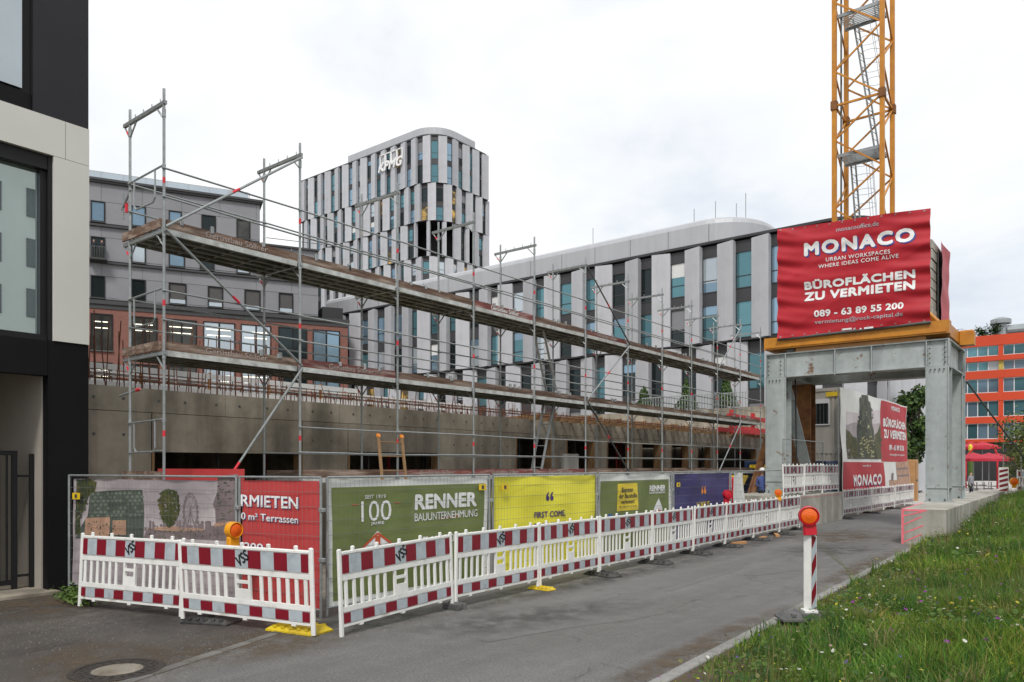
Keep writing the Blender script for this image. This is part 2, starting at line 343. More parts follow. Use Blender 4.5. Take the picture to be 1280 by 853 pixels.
# ------------------------------------------------------------------ lettering: built-in font turned into meshes, all in one pass
TX = {}
def letters(*items):
    obs = []
    for s, bold, sp in items:
        cu = bpy.data.curves.new('t', 'FONT'); cu.body = s;  cu.space_character = sp; cu.resolution_u = 3
        o = bpy.data.objects.new('t', cu); col.objects.link(o); obs.append(o)
    bpy.context.view_layer.update(); dg = bpy.context.evaluated_depsgraph_get()
    for (s, bold, sp), o in zip(items, obs):
        me = bpy.data.meshes.new_from_object(o.evaluated_get(dg))
        v = np.zeros(len(me.vertices)*3); me.vertices.foreach_get('co', v); v = v.reshape(-1,3)[:,:2]
        lo, hi = v.min(0), v.max(0); v = (v-lo)/(hi-lo)
        TX[s] = (v, [tuple(p.vertices) for p in me.polygons], bold)
        cu = o.data; bpy.data.objects.remove(o); bpy.data.curves.remove(cu); bpy.data.meshes.remove(me)
letters(('VSS',.022,1),('RENNER',.045,1),('BAUUNTERNEHMUNG',.005,.95),('SEIT 1919',.01,1.05),('100',-.002,1),('JAHRE',.012,1),('T 089 540 74 40',.008,1),
  ('FIRST COME,',.018,1),('FIRST SERVE!',.018,1),('Betreten',.004,1),('der Baustelle',.004,1),('verboten!',.004,1),('Eltern haften für ihre Kinder',.0,1),
  ('I LIKE IT.',.015,1),('A LOT.',.015,1),('RMIETEN',.02,1),('0 m² Terrassen',.012,1),('200',.02,1),('MONACO',.05,1.2),('monacooffice.de',.004,1),
  ('URBAN WORKSPACES',.008,1.12),('WHERE IDEAS COME ALIVE',.008,1.12),('BÜROFLÄCHEN',.045,1.08),('ZU VERMIETEN',.05,1.08),('089 - 63 89 55 200',.035,1.04),
  ('vermietung@rock-capital.de',.004,1),('Gerüstbau Söllner',.02,1),('KPMG',.028,1.06),('R',.03,1))
class Surf:
    """a hung sheet: origin, horizontal direction, outward normal and a ripple function"""
    def __init__(s, p, q, disp=None):
        p, q = Vector(p), Vector(q); s.o = p; s.len = (q-p).length; s.u = (q-p)/s.len; s.n = Vector((s.u.y, -s.u.x)); s.disp = disp or (lambda a, z: 0.)
    def P(s, a, z, off=0):
        k = s.disp(a, z)+off; return (s.o.x+s.u.x*a+s.n.x*k, s.o.y+s.u.y*a+s.n.y*k, z)
    def sheet(s, mb, a0, a1, z0, z1, na=1, nz=1, off=0, mi=0, zt=None):
        zt = zt or (lambda a: (z0, z1))
        v = []
        for j in range(nz+1):
            for i in range(na+1):
                a = a0+(a1-a0)*i/na; lo, hi = zt(a); v.append(s.P(a, lo+(hi-lo)*j/nz, off))
        w = na+1
        return mb.add(v, [(j*w+i, j*w+i+1, (j+1)*w+i+1, (j+1)*w+i) for j in range(nz) for i in range(na)], mi)
    def text(s, mb, t, a0, a1, z0, z1, off=.005, mi=0, skew=0, dz=0, cut=None, rot=0):
        b = TX[t][2]*(z1-z0)*1.4; shifts = [(0,0)]
        if b > 0: shifts += [(b,0),(-b,0),(0,b),(0,-b),(b*.7,b*.7),(-b*.7,-b*.7),(b*.7,-b*.7),(-b*.7,b*.7)]
        for i, (da, db) in enumerate(shifts): s.text1(mb, t, a0+b+da, a1-b+da, z0+b+db, z1-b+db, off+.0005*i, mi, skew, dz, cut, rot)
        return mb
    def text1(s, mb, t, a0, a1, z0, z1, off=.005, mi=0, skew=0, dz=0, cut=None, rot=0):
        v, f, _ = TX[t]
        if cut:
            bm = bmesh.new(); bv = [bm.verts.new((a0+(a1-a0)*x, z0+(z1-z0)*y, 0)) for x, y in v]
            for q in f:
                try: bm.faces.new([bv[i] for i in q])
                except ValueError: pass
            for ax, lo, hi in ((0, a0, a1), (1, z0, z1)):
                k = lo+cut
                while k < hi:
                    bmesh.ops.bisect_plane(bm, geom=bm.verts[:]+bm.edges[:]+bm.faces[:], plane_co=(k,k,0), plane_no=((1,0,0) if ax == 0 else (0,1,0))); k += cut
            bm.verts.index_update(); pts = [(p.co.x, p.co.y) for p in bm.verts]; f = [tuple(p.index for p in q.verts) for q in bm.faces]; bm.free()
        else: pts = [(a0+(a1-a0)*x, z0+(z1-z0)*y) for x, y in v]
        am, zm = (a0+a1)/2, (z0+z1)/2; c, sn = math.cos(rot), math.sin(rot)
        res = []
        for a, z in pts:
            a += skew*(z-z0); da, dzz = a-am, z-zm; a, z = am+da*c-dzz*sn, zm+da*sn+dzz*c
            res.append(s.P(a, z+dz*(a-a0), off))
        return mb.add(res, f, mi)
    def poly(s, mb, pts, off=.004, mi=0, cut=.11):
        lo = [min(p[i] for p in pts) for i in (0,1)]; hi = [max(p[i] for p in pts) for i in (0,1)]
        if max(hi[0]-lo[0], hi[1]-lo[1]) < cut*2: return mb.add([s.P(a, z, off) for a, z in pts], [tuple(range(len(pts)))], mi)
        cut = max(cut, (hi[0]-lo[0])/26)
        bm = bmesh.new(); bm.faces.new([bm.verts.new((a, z, 0)) for a, z in pts]); bmesh.ops.triangulate(bm, faces=bm.faces[:])
        for ax in (0,1):
            k = lo[ax]+cut
            while k < hi[ax]:
                bmesh.ops.bisect_plane(bm, geom=bm.verts[:]+bm.edges[:]+bm.faces[:], plane_co=(k,k,0), plane_no=((1,0,0) if ax == 0 else (0,1,0))); k += cut
        bmesh.ops.recalc_face_normals(bm, faces=bm.faces[:]); bm.verts.index_update()
        mb.add([s.P(v.co.x, v.co.y, off) for v in bm.verts], [tuple(v.index for v in f.verts) for f in bm.faces], mi); bm.free(); return mb
    def disc(s, mb, a, z, r, off=.004, mi=0, n=16, rz=None): return s.poly(mb, [(a+r*math.cos(2*PI*i/n), z+(rz or r)*math.sin(2*PI*i/n)) for i in range(n)], off, mi)
    def line(s, mb, a0, z0, a1, z1, w, off=.005, mi=0):
        d = Vector((a1-a0, z1-z0)).normalized(); p = Vector((-d.y, d.x))*w/2
        return s.poly(mb, [(a0+p.x,z0+p.y),(a0-p.x,z0-p.y),(a1-p.x,z1-p.y),(a1+p.x,z1+p.y)], off, mi)
    def ring(s, mb, a, z, r, w, off=.005, mi=0, n=24, a0=0, a1=2*PI):
        for i in range(n):
            t0, t1 = a0+(a1-a0)*i/n, a0+(a1-a0)*(i+1)/n
            s.poly(mb, [(a+(r-w/2)*math.cos(t0), z+(r-w/2)*math.sin(t0)),(a+(r+w/2)*math.cos(t0), z+(r+w/2)*math.sin(t0)),(a+(r+w/2)*math.cos(t1), z+(r+w/2)*math.sin(t1)),(a+(r-w/2)*math.cos(t1), z+(r-w/2)*math.sin(t1))], off, mi)
# ================================================================== THE SETTING
def sheet_obj(name, pts, z, m):
    o = MB().add([(x,y,z) for x,y in pts], [tuple(range(len(pts)))]).build(name, m); return struct(o)
sheet_obj('ground', [(-700,-300),(700,-300),(700,1200),(-700,1200)], -.03, 'gravel')
kx = lambda Y: -3.17-.031*Y                       # kerb line along the grass
gx = lambda Y: -7.38-.33*(Y-3)                    # gutter line between drive and road
road_pts = [(kx(-14)-.16,-14)]+[(kx(23)-.16,23)]+[(-4.75,46),(-8.3,46),(-8.7,25),(-8.75,7.2),(gx(6.6),6.6),(gx(2),2),(-6.6,-2),(-6.6,-14)]
sheet_obj('road', road_pts, 0, 'asphalt')
sheet_obj('driveway', [(gx(6.6)-.17,6.6),(-14.05,6.6),(-14.05,-14),(-6.77,-14),(-6.77,-2),(gx(2)-.17,2)], .001, 'asphalt_drive')
sheet_obj('plaza', [(-14,46.02),(40,46.02),(40,123),(-14,123)], .002, 'plaza_pave')
# road patches with their own shape
pm = MB()
for (x, y, w, h, a) in [(-5.6,9.2,.35,1.9,.2),(-6.2,14.5,.3,2.6,-.1),(-5.0,17.5,.5,3.2,.1),(-5.5,21.0,.9,1.4,.3)]:
    n = 14; pm.add([(x+w*math.cos(t)*(1+.3*math.sin(3*t+x))+a*h*math.sin(t), y+h*math.sin(t)*(1+.2*math.cos(2*t+y)), .004) for t in [2*PI*i/n for i in range(n)]], [tuple(range(n))])
asphalt('asphalt_patch', (.128,.125,.122), (.146,.143,.14), crack=False)
struct(pm.build('road_patch', 'asphalt_patch'))
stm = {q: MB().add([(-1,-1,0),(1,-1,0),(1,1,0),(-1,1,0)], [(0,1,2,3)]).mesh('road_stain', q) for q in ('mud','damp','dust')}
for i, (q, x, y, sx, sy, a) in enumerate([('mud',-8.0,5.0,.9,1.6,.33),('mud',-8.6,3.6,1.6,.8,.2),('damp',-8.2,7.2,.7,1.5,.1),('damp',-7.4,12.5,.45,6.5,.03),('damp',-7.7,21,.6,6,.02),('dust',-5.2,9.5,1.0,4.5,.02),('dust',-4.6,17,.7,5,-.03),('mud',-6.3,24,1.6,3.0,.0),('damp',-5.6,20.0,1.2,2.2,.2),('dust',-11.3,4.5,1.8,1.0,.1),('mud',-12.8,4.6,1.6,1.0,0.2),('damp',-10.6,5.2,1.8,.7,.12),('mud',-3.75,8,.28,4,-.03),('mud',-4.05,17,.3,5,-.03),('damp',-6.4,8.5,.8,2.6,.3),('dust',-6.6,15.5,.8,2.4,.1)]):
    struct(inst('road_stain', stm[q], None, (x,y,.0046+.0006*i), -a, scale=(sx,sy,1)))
# flush kerb stones along the grass
kb = struct(MB().add([(kx(-6)-.17,-6,-.004),(kx(-6)+.02,-6,-.004),(kx(22.8)+.02,22.8,-.004),(kx(22.8)-.17,22.8,-.004)], [(0,1,2,3)]).build('kerb', 'soil'))
km = MB().bbox(-.075,.075,-.494,.494,-.1,.03,.012).mesh('kerb_stone', 'kerb_concrete')
for i in range(28):
    y = -5.4+i*1.0; inst('kerb_stone', km, kb, (kx(y)-.08+random.uniform(-.006,.006), y, random.uniform(-.004,.006)), rz=math.atan(.031)+random.uniform(-.006,.006))
# granite gutter between drive and road
gt = struct(MB().add([(gx(6.5)-.16,6.5,.002),(gx(1)-.16,1,.003),(gx(1),1,.003),(gx(6.5),6.5,.003)], [(0,1,2,3)]).build('gutter', 'soil'))
mat('gutter_granite', (.15,.145,.135), .9, var=.3, scale=5, bump=.3, rnd=.2, c2=(.09,.083,.072))
gm = MB().bbox(-.07,.07,-.245,.245,-.08,.010,.01).mesh('gutter_stone', 'gutter_granite')
for i in range(11):
    y = 1.15+i*.5*math.cos(math.atan(.33)); inst('gutter_stone', gm, gt, (gx(y)-.08, y, random.uniform(-.004,.004)), rz=math.atan(.33)+random.uniform(-.01,.01))
# ------------------------------------------------------------------ grass bank
def ss(t): t = max(0, min(1, t)); return t*t*(3-2*t)
def bank_z(x, y):
    s = x-kx(y)
    return .012+.52*ss(s/4.2)+.42*ss((y-17)/20)*ss((s+.6)/1.5)+.03*math.sin(x*2.1+y*.7)*ss(s/.8)
xs = [0,.1,.25,.5,.8,1.2,1.7,2.3,3,3.8,4.8,6,8,11,16,25]; ys = [-12+i*.9 for i in range(62)]
mb = MB(); mb.v = [(kx(y)+.0+s, y, bank_z(kx(y)+s, y)) for y in ys for s in xs]; w = len(xs)
mb.f = [(j*w+i, j*w+i+1, (j+1)*w+i+1, (j+1)*w+i) for j in range(len(ys)-1) for i in range(w-1)]; mb.m = [0]*len(mb.f)
struct(mb.build('grass_bank', 'soil', smooth=True))
# ------------------------------------------------------------------ manhole in the drive
t = thing('manhole_cover', 'round iron manhole cover with pale concrete centre in the dark driveway', 'manhole', (-8.15,3.63,.002))
MB().lathe((0,0,0), [(.46,-.02),(.46,.008),(.40,.010),(.40,.002),(.385,.002),(.385,-.02)], 32).build('ring', 'manhole_iron', t, local=True)
c = MB().lathe((0,0,0), [(.382,-.02),(.382,.006),(.25,.008),(.25,-.005)], 32)
for k in range(22):
    a = 2*PI*k/22
    for r in (.285,.345): c.box(r*math.cos(a)-.018, r*math.cos(a)+.018, r*math.sin(a)-.014, r*math.sin(a)+.014, .004, .013)
c.build('cover', 'manhole_iron', t, local=True)
MB().lathe((0,0,0), [(.248,-.02),(.248,.004),(.1,.007)], 28).build('concrete_fill', 'manhole_fill', t, local=True)
# ================================================================== corner building at the left
LX, LY = -14.0, 5.75
t = thing('corner_building', 'dark clad corner building with pale stone band and garage entrance at the left edge', 'building', (LX, LY, 0))
zl = lambda y: zX(112, y, LX)
Yc, Yw = onX(60, LX), onX(66, LX)                  # column edge and window edge
z_l, z_w0, z_w1, z_b = zX(60,470,LX), zl(432), zl(209), zl(163)
# core behind the cladding (hollow passage at the entrance)
m = MB(); m.box(-12,-.25,-16,-.04,z_l+.3,34); m.box(-12,-.25,Yc-LY+.02,-.04,-.1,z_l+.3); m.box(-12,-4.2,-16,Yc-LY+.02,-.1,z_l+.3); m.box(-4.2,-.25,-16,-5.2,-.1,z_l+.3)
o = m.mesh('wall', 'plaster'); inst('wall', o, t)
def lp(name, y0, y1, z0, z1, d, mt, g=.004, b=.01):   # cladding piece on the facade plane (local: y from LY)
    return MB().box(-.24, d, y0-LY+g, y1-LY-g, z0+g, z1-g).build(name, mt, t, local=True)
lp('column_cladding', Yc, LY, -.05, z_w0, .0, 'black_clad')
lp('lintel_cladding', -6, Yc, z_l, z_w0, -.002, 'black_clad')
lp('pier_panel', Yw, LY, z_w0, z_w1, .03, 'white_clad')
Yj = onX(81, LX)
lp('band_panel', Yj, LY, z_w1, z_b, .03, 'white_clad'); lp('band_panel', Yj-2.6, Yj, z_w1, z_b, .03, 'white_clad'); lp('band_panel', Yj-5.2, Yj-2.6, z_w1, z_b, .03, 'white_clad')
Yd = onX(41, LX)
for k in range(4):
    z0 = z_b+k*3.6
    lp('facade_panel', Yd, LY, z0, z0+3.6, .0, 'dark_clad'); lp('spandrel_panel', Yd-3.0, Yd, z0-.001, z0+.3, -.05, 'black_clad'); lp('facade_panel', Yd-6, Yd-3.0, z0, z0+3.6, 0, 'dark_clad')
    wdn = MB(); y0, y1, a, b = Yd-3.0-LY, Yd-LY, z0+.3, z0+3.55
    wdn.box(-.22,-.10,y1-.12,y1,a,b).box(-.22,-.10,y0,y0+.12,a,b).box(-.22,-.10,y0+.12,y1-.12,b-.12,b).box(-.22,-.10,y0+.12,y1-.12,a,a+.08).box(-.2,-.12,y0+.12,y1-.12,a+2.0,a+2.05)
    wo = wdn.build('window', 'frame_dark', t, local=True); MB().box(-.19,-.17,y0+.12,y1-.12,a+.08,b-.12).build('pane', 'glass_dark', wo, local=True)
    MB().box(-.07,-.055,y0+.2,y1-.14,a+.05,a+2.0).build('balustrade_glass', 'glass_pale', t, local=True)
# large shop window framed by the pale pier
wdn = MB(); y0, y1 = -6-LY, Yw-LY
wdn.box(-.24,-.02,y1-.06,y1-.005,z_w0+.004,z_w1-.004).box(-.24,-.10,y1-.16,y1-.065,z_w0+.1,z_w1-.24).box(-.24,-.04,y0,y1-.065,z_w1-.24,z_w1-.006).box(-.24,-.06,y0,y1-.065,z_w0+.004,z_w0+.1)
for yy in (-2.6,-4.8): wdn.box(-.2,-.12,yy-.04,yy+.04,z_w0+.1,z_w1-.24)
wo = wdn.build('window', 'frame_dark', t, local=True); MB().box(-.215,-.2,y0,y1-.165,z_w0+.102,z_w1-.242).build('pane', 'glass_corner', wo, local=True)
# passage lining, threshold and ceiling
MB().box(-4.19,-.23,Yc-LY-.02,Yc-LY+.015,0,z_l+.29).build('passage_wall', 'plaster', t, local=True)
MB().box(-4.19,-.23,-6,Yc-LY-.025,z_l+.2,z_l+.28).build('passage_ceiling', 'plaster', t, local=True)
MB().box(-4.19,.25,-8,Yc-LY+.1,-.06,.05).build('threshold', 'concrete', t, local=True)
g = thing('barred_gate', 'tall dark barred gate standing open inside the garage entrance', 'gate', (LX-.55, Yc-1.55, .05))
fr = MB(); fr.box(-.03,.03,1.19,1.27,0,2.35).box(-.03,.03,-1.0,1.19,2.27,2.35).box(-.03,.03,-1.0,1.19,.08,.16); fr.build('frame', 'frame_dark', g, local=True)
bm_ = MB().box(-.012,.012,-.014,.014,.16,2.27).mesh('bar', 'frame_dark')
for k in range(19): inst('bar', bm_, g, (0, -.95+k*.115, 0))
MB().box(-.03,.03,1.46,1.52,0,2.3).box(-.015,.015,1.28,1.46,1.9,1.94).box(-.015,.015,1.28,1.46,.2,.24).build('gate_post', 'frame_dark', g, local=True)
# ================================================================== building across the street, seen only mirrored in the corner window
t = thing('office_building', 'pale grey office block mirrored in the large corner window', 'building', (34, 4, 0))
MB().box(34,46,8,42,-.02,29).build('wall', 'white_clad', t)
rw = MB().box(-.04,.06,-1.3,1.3,0,2.1).mesh('window', 'frame_dark'); rp = MB().box(-.06,-.041,-1.2,1.2,.1,2.0).mesh('pane', 'glass_dark')
for i in range(8):
    for j in range(7): wo = inst('window', rw, t, (-.02, 6+i*4.2, 2+j*3.7)); inst('pane', rp, wo)
# ================================================================== shell of the new building: wall, slab, dark interior
WX = -15.0
t = thing('concrete_shell', 'raw concrete ground floor of the building under construction behind the scaffold', 'building', (WX, 6, 0))
ops = [(7.35,10.95,2.42),(12.32,15.63,2.50),(19.2,21.17,3.08),(22.1,23.96,3.08),(24.88,26.8,3.08),(27.6,29.23,3.08),(30.29,31.98,3.08),(33.01,34.46,3.08),(35.13,40.5,3.08)]
ZT = 3.68
def wallp(y0, y1, z0, z1):
    n = max(1, round((y1-y0)/2.5))
    for k in range(n):
        a, b = y0+(y1-y0)*k/n, y0+(y1-y0)*(k+1)/n; dx = random.uniform(-.004,.004)
        MB().box(WX-.3, WX+dx, a+.011, b-.011, z0, z1).build('wall_panel', 'concrete', t)
y = 5.86
for (a, b, h) in ops:
    wallp(y, a, -.05, 3.2); wallp(a+.004, b-.004, h, 3.2); y = b
wallp(y, 47, -.05, 3.2)
k = 5.86
while k < 47: MB().box(WX-.3, WX-.012+random.uniform(-.004,.004), k+.004, min(k+3.1,47)-.004, 3.212, ZT).build('wall_panel', 'concrete', t); k += 3.1
MB().box(-48, WX-.31, 5.86, 47, 3.36, ZT-.05).build('slab', 'concrete', t)
MB().box(-48, WX-.31, 5.86, 47, -.06, -.01).build('floor', 'concrete', t)
MB().box(-26.2,-26,5.86,47,-.01,3.35).box(-25.9,-15.4,5.7,5.84,-.01,3.35).build('inner_wall', 'concrete', t)
for (a, b, h) in ops:                                # timber reveals of the openings
    MB().box(WX-.28,WX+.012,a+.006,a+.05,-.04,h-.006).build('formwork_reveal', 'wood', t); MB().box(WX-.28,WX+.012,b-.05,b-.006,-.04,h-.006).build('formwork_reveal', 'wood', t)
pr = MB().lathe((0,0,0),[(.04,-.01),(.04,3.35)],8).mesh('prop', 'red_steel'); ps = MB().lathe((0,0,0),[(.035,-.01),(.035,3.35)],8).mesh('prop', 'steel_dark')
for i in range(26): inst('prop', pr if i % 3 == 0 else ps, t, (-1.2-1.3*random.random()*2, 1.5+i*1.35, 0))
th_ = MB()
for k in range(33):
    for z in (1.2,2.75,3.45):
        for dy in (.35,.9):
            yy = 5.9+k*1.25+dy
            if z < 3.1 and any(a-.1 < yy < b+.1 for a, b, h in ops): continue
            th_.lathe((WX+.006-(.016 if z > 3.2 else 0),yy,z),[(.03,-.002),(.03,.002)],8,axis='x')
tag(th_.build('tie_holes', 'steel_dark', t), kind='stuff')
# starter bars
rb = MB(); rng = random.Random(3)
def bars(x, y0, y1, step, h0, h1, r=.011, lean=.05):
    y = y0
    while y < y1:
        h = rng.uniform(h0, h1); dx, dy = rng.gauss(0,lean)*h, rng.gauss(0,lean)*h
        rb.tube((x+rng.uniform(-.03,.03), y, ZT-.1), (x+dx, y+dy, ZT+h), r, 4); y += step*rng.uniform(.7,1.4)
bars(WX-.08, 6.0, 10.5, .16, .9, 1.45); bars(WX-.24, 6.0, 10.5, .2, .8, 1.5)
bars(WX-.08, 10.5, 46, .13, .12, .34); bars(WX-.24, 10.5, 46, .13, .15, .4); bars(WX-.18, 10.5, 22, .5, .5, .9, .011, .15)
for x0, h in ((-17.5,.9),(-20,1.0),(-24,1.0)): bars(x0, 6.2, 26, .22, .3, h, .012, .12)
for z in (.16,.24): rb.tube((WX-.05,6,ZT+z),(WX-.05,46,ZT+z),.01,4); rb.tube((WX-.26,6,ZT+z),(WX-.26,46,ZT+z),.01,4)
tag(rb.build('starter_bars', 'rebar'), 'rusty steel starter bars bristling from the top of the concrete wall', 'rebar', kind='stuff')
# pale boards and yellow formwork beams lying on the slab
for i,(x, y0, y1, z, mt) in enumerate([(-16.6,6.3,14,ZT+.55,'ply'),(-19.5,7,22,ZT+.75,'frame_white'),(-23,8,26,ZT+.95,'frame_white')]):
    e_ = thing('guard_rail', ['timber edge guard rail on the slab behind the starter bars', 'pale guard rail in the middle of the new slab', 'pale guard rail far back on the new slab'][i], 'guard rail', (x, y0, ZT-.05))
    n = int((y1-y0)/1.6)
    for k in range(n+1): MB().box(x-.03,x+.03,y0+k*1.6-.03,y0+k*1.6+.03,ZT-.05,z+.1).build('post', mt, e_)
    MB().box(x+.031,x+.06,y0-.1,y1,z-.05,z+.07).build('rail', 'frame_white', e_); MB().box(x+.031,x+.06,y0-.1,y1,z-.4,z-.3).build('rail', 'frame_white', e_)
e_ = thing('formwork_beams', 'bundle of yellow timber formwork beams lying on the slab', 'beams', (-17,14,ZT-.05), group=None)
for k in range(8): MB().box(-17.6+k*.12,-17.5+k*.12,14.2,17.6,ZT-.05,ZT+.16).build('beam', 'yellow', e_)
e_ = thing('formwork_beams', 'heap of ochre timber beams stacked at the far end of the slab', 'beams', (-17,25,ZT-.05))
for k in range(26):
    y = 22+k*.5+rng.uniform(-.1,.1); MB().bar((-18.5+rng.uniform(-.6,.6),y,ZT+.05+.12*(k%3)),(-15.7,y+rng.uniform(-.5,.5),ZT+.1+.12*(k%3)),.09,.12).build('beam', 'wood', e_)
# ragged timber fringe of the slab edge formwork
e_ = thing('edge_formwork', 'brown timber formwork along the top edge of the concrete wall', 'formwork', (WX+.05,24,ZT-.3))
for k in range(44):
    y = 20+k*.6; MB().bar((WX-.5,y,ZT-.02+rng.uniform(0,.05)),(WX+.35+rng.uniform(-.1,.15),y+rng.uniform(-.05,.05),ZT+.02+rng.uniform(0,.06)),.08,.1).build('beam', 'wood', e_)
e_ = thing('formwork_girder', 'bright red formwork girders at the far end of the construction site', 'girder', (-15,40,ZT))
for i,(y0,y1,z) in enumerate([(36.2,46,ZT+.85),(36.8,46,ZT+.25),(34.5,40,ZT+.1)]): MB().box(-14.9+.1*i,-14.75+.1*i,y0,y1,z,z+.22).build('girder', 'red_steel', e_)
for yy in (37,40,43,45.6): MB().box(-15.1,-14.92,yy,yy+.15,ZT-.02,ZT+1.3).build('support', 'red_steel', e_)
# ================================================================== SCAFFOLD
SX, SB = -12.5, -13.72
Yk = [onX(x, SX) for x in (205,375,497,592,668,732,785)]
Yk += [Yk[-1]+2.45*i for i in range(1, 6)]
DZ = [1.90, 4.11, 6.18]; TOP = 8.52
sf = thing('scaffold', 'long galvanised steel tube scaffold with three decks in front of the concrete wall', 'scaffold', (SX, Yk[0], 0))
def std_mesh(red):
    m = MB(); m.tube((0,0,-.0),(0,0,TOP),.0245,8); m.box(-.08,.08,-.08,.08,-.002,.012)
    for d in DZ*red: m.tube((0,0,d+.74),(0,0,d+.84),.0262,8,1)
    for d in DZ+[8.2]: m.tube((0,0,d-.16),(0,0,d-.02),.032,8); m.tube((0,0,d+.98),(0,0,d+1.06),.031,8) if d < 8 else None
    return m.mesh('standard', ['steel','red_paint'])
sm = std_mesh(1); sm0 = std_mesh(0); base = Vector((SX, Yk[0], 0))
def tr(dz, red=False):
    """cross beam from the back to the front standard with its two gussets"""
    m = MB(); w = SX-SB
    m.bar((-w-.22,0,dz),(.06,0,dz),.05,.06); 
    for a, b in ((-.25,-.22),(-w+.25,-.22)):
        m.tube((a,0,dz-.02),(0 if a > -.5 else -w,0,dz+b-.05),.016,6)
    m.tube((-w-.2,0,dz-.02),(-w-.12,0,dz-.12),.016,6); m.tube((-w-.12,0,dz-.12),(-w-.06,0,dz-.2),.017,6,1); m.tube((-w-.06,0,dz-.2),(-w,0,dz-.28),.016,6)
    for k in range(4): m.tube((-.12-k*.3,0,dz+.02),(-.12-k*.3,0,dz+.1),.012,4)
    return m.mesh('cross_beam', ['steel','red_paint'])
trm = [tr(d-.06) for d in DZ]+[tr(8.28)]
for i, y in enumerate(Yk):
    inst('standard', sm, sf, (0,y-Yk[0],0)); inst('standard', sm0, sf, (SB-SX,y-Yk[0],0))
    for q in trm: inst('cross_beam', q, sf, (0,y-Yk[0],0))
tb_txt = {(2,0):'toe_wood',(2,3):'toe_red',(1,1):'toe_red',(0,2):'toe_red',(0,4):'toe_red',(0,3):'toe_red',(2,5):'toe_red',(1,0):'toe_wood'}
rr = random.Random(5)
for i in range(len(Yk)-1):
    a, b = Yk[i], Yk[i+1]
    for lv, z in enumerate(DZ):
        if lv == 0 and i == 0: continue
        for k in range(4):                           # deck planks: steel trays with raised rims
            x0 = SB+.05+k*.28; m = MB().box(x0,x0+.265,a+.03,b-.03,z-.045,z-.005)
            m.box(x0,x0+.03,a+.03,b-.03,z-.1,z-.046).box(x0+.235,x0+.265,a+.03,b-.03,z-.1,z-.046)
            for q in range(5): m.box(x0+.032,x0+.233,a+.25+q*(b-a-.5)/4,a+.29+q*(b-a-.5)/4,z-.085,z-.046)
            m.build('deck_plank', 'deck_steel', sf)
        # pale rim of the front plank
        MB().box(SX-.055,SX-.02,a+.05,b-.05,z-.10,z-.004).build('deck_rim', 'rim_paint', sf)
        dz = rr.uniform(-.008,.01)
        tb = MB().box(SX-.06,SX-.03,a+.035,b-.03,z-.002,z+.15+dz).build('toe_board', tb_txt.get((lv,i),'toe_wood'), sf)
        MB().box(SB+.02,SB+.045,a+.035,b-.03,z-.002,z+.15).build('toe_board', 'toe_wood', sf)
        if (lv, i) in tb_txt:
            s = Surf((SX-.03,a),(SX-.03,b)); m = MB()
            w = b-a; s.text(m, 'Gerüstbau Söllner', w*.28, w*.74, z+.025, z+.135, .003); m.build('lettering', 'banner_white' if (lv,i) == (2,3) else 'faded_ink', tb)
        if lv > 0:
            for q in range(3):                       # clamps sitting on the toe board
                yy = a+.3+rr.random()*(b-a-.6); MB().bbox(SX-.075,SX-.015,yy-.03,yy+.03,z+.11,z+.19+rr.random()*.05,.008).build('clamp', 'steel', sf)
        for q, h in enumerate((.5, 1.0)):            # guard rails outside and inside
            for x in (SX+.03, SB+.035):
                if lv == 0 and x < SX-.5 and q == 1: continue
                MB().tube((x,a-.05,z+h+rr.uniform(-.012,.012)),(x,b+.05,z+h+rr.uniform(-.012,.012)),.017,6).build('guard_rail', 'steel', sf)
def brace(i, z0, z1, rev=False, j=None):
    j = i+1 if j is None else j
    a, b = (Yk[i], Yk[j]); p, q = (SX+.07,a,z0), (SX+.07,b,z1)
    pm = tuple((p[n]+(q[n]-p[n])*.45) for n in range(3)); pn = tuple((p[n]+(q[n]-p[n])*.5) for n in range(3))
    MB().tube(p,q,.0235,8).tube(pm,pn,.025,8,1).build('diagonal_brace', ['steel' if not rev else 'steel_dark','red_paint'], sf)
brace(0, DZ[2], TOP-.3); brace(0, DZ[2]-.05, DZ[1]); brace(0, .35, DZ[1]-.05)
brace(5, TOP-.3, DZ[2], True); brace(5, DZ[1]+.05, DZ[2]-.05); brace(5, DZ[1], DZ[0], True)
brace(9, DZ[2], TOP-.3); brace(9, DZ[0], DZ[1])
# end guards across the left end, with their hanging hoops
for z in DZ:
    y = Yk[0]-.03
    m = MB().tube((SB,y,z+1.0),(SX,y,z+1.03),.017,6).tube((SB,y,z+.47),(SX,y,z+.5),.015,6) if z < 3 else MB().tube((SB,y,z+1.0),(SX,y,z+1.03),.017,6)
    h = [(SB+.22,y,z+1.0),(SB+.22,y,z+.55),(SB+.3,y,z+.48),(SX-.32,y,z+.48),(SX-.25,y,z+.55),(SX-.25,y,z+1.02)]
    m.path(h,.016,6); m.build('end_guard', 'steel', sf)
    MB().box(SB-.2,SX-.03,y-.02,y+.01,z-.002,z+.15).build('toe_board', 'toe_wood', sf)
    m = MB().tube((SB-.35,y+.05,z+.62),(SB+.05,y+.02,z+.9),.02,6).tube((SB-.3,y+.05,z+.45),(SB-.3,y+.05,z+.95),.018,6).tube((SB-.2,y+.06,z+.55),(SB-.2,y+.06,z+.72),.03,6,1)
    if z > 5: m.build('wall_tie', ['steel','red_paint'], sf)
MB().tube((SB-.45,Yk[0]+.02,3.42),(SB+.35,Yk[0]+.02,3.5),.02,6).tube((SB+.2,Yk[0]+.02,3.485),(SB+.34,Yk[0]+.02,3.5),.03,6,1).build('wall_tie', ['steel','red_paint'], sf)
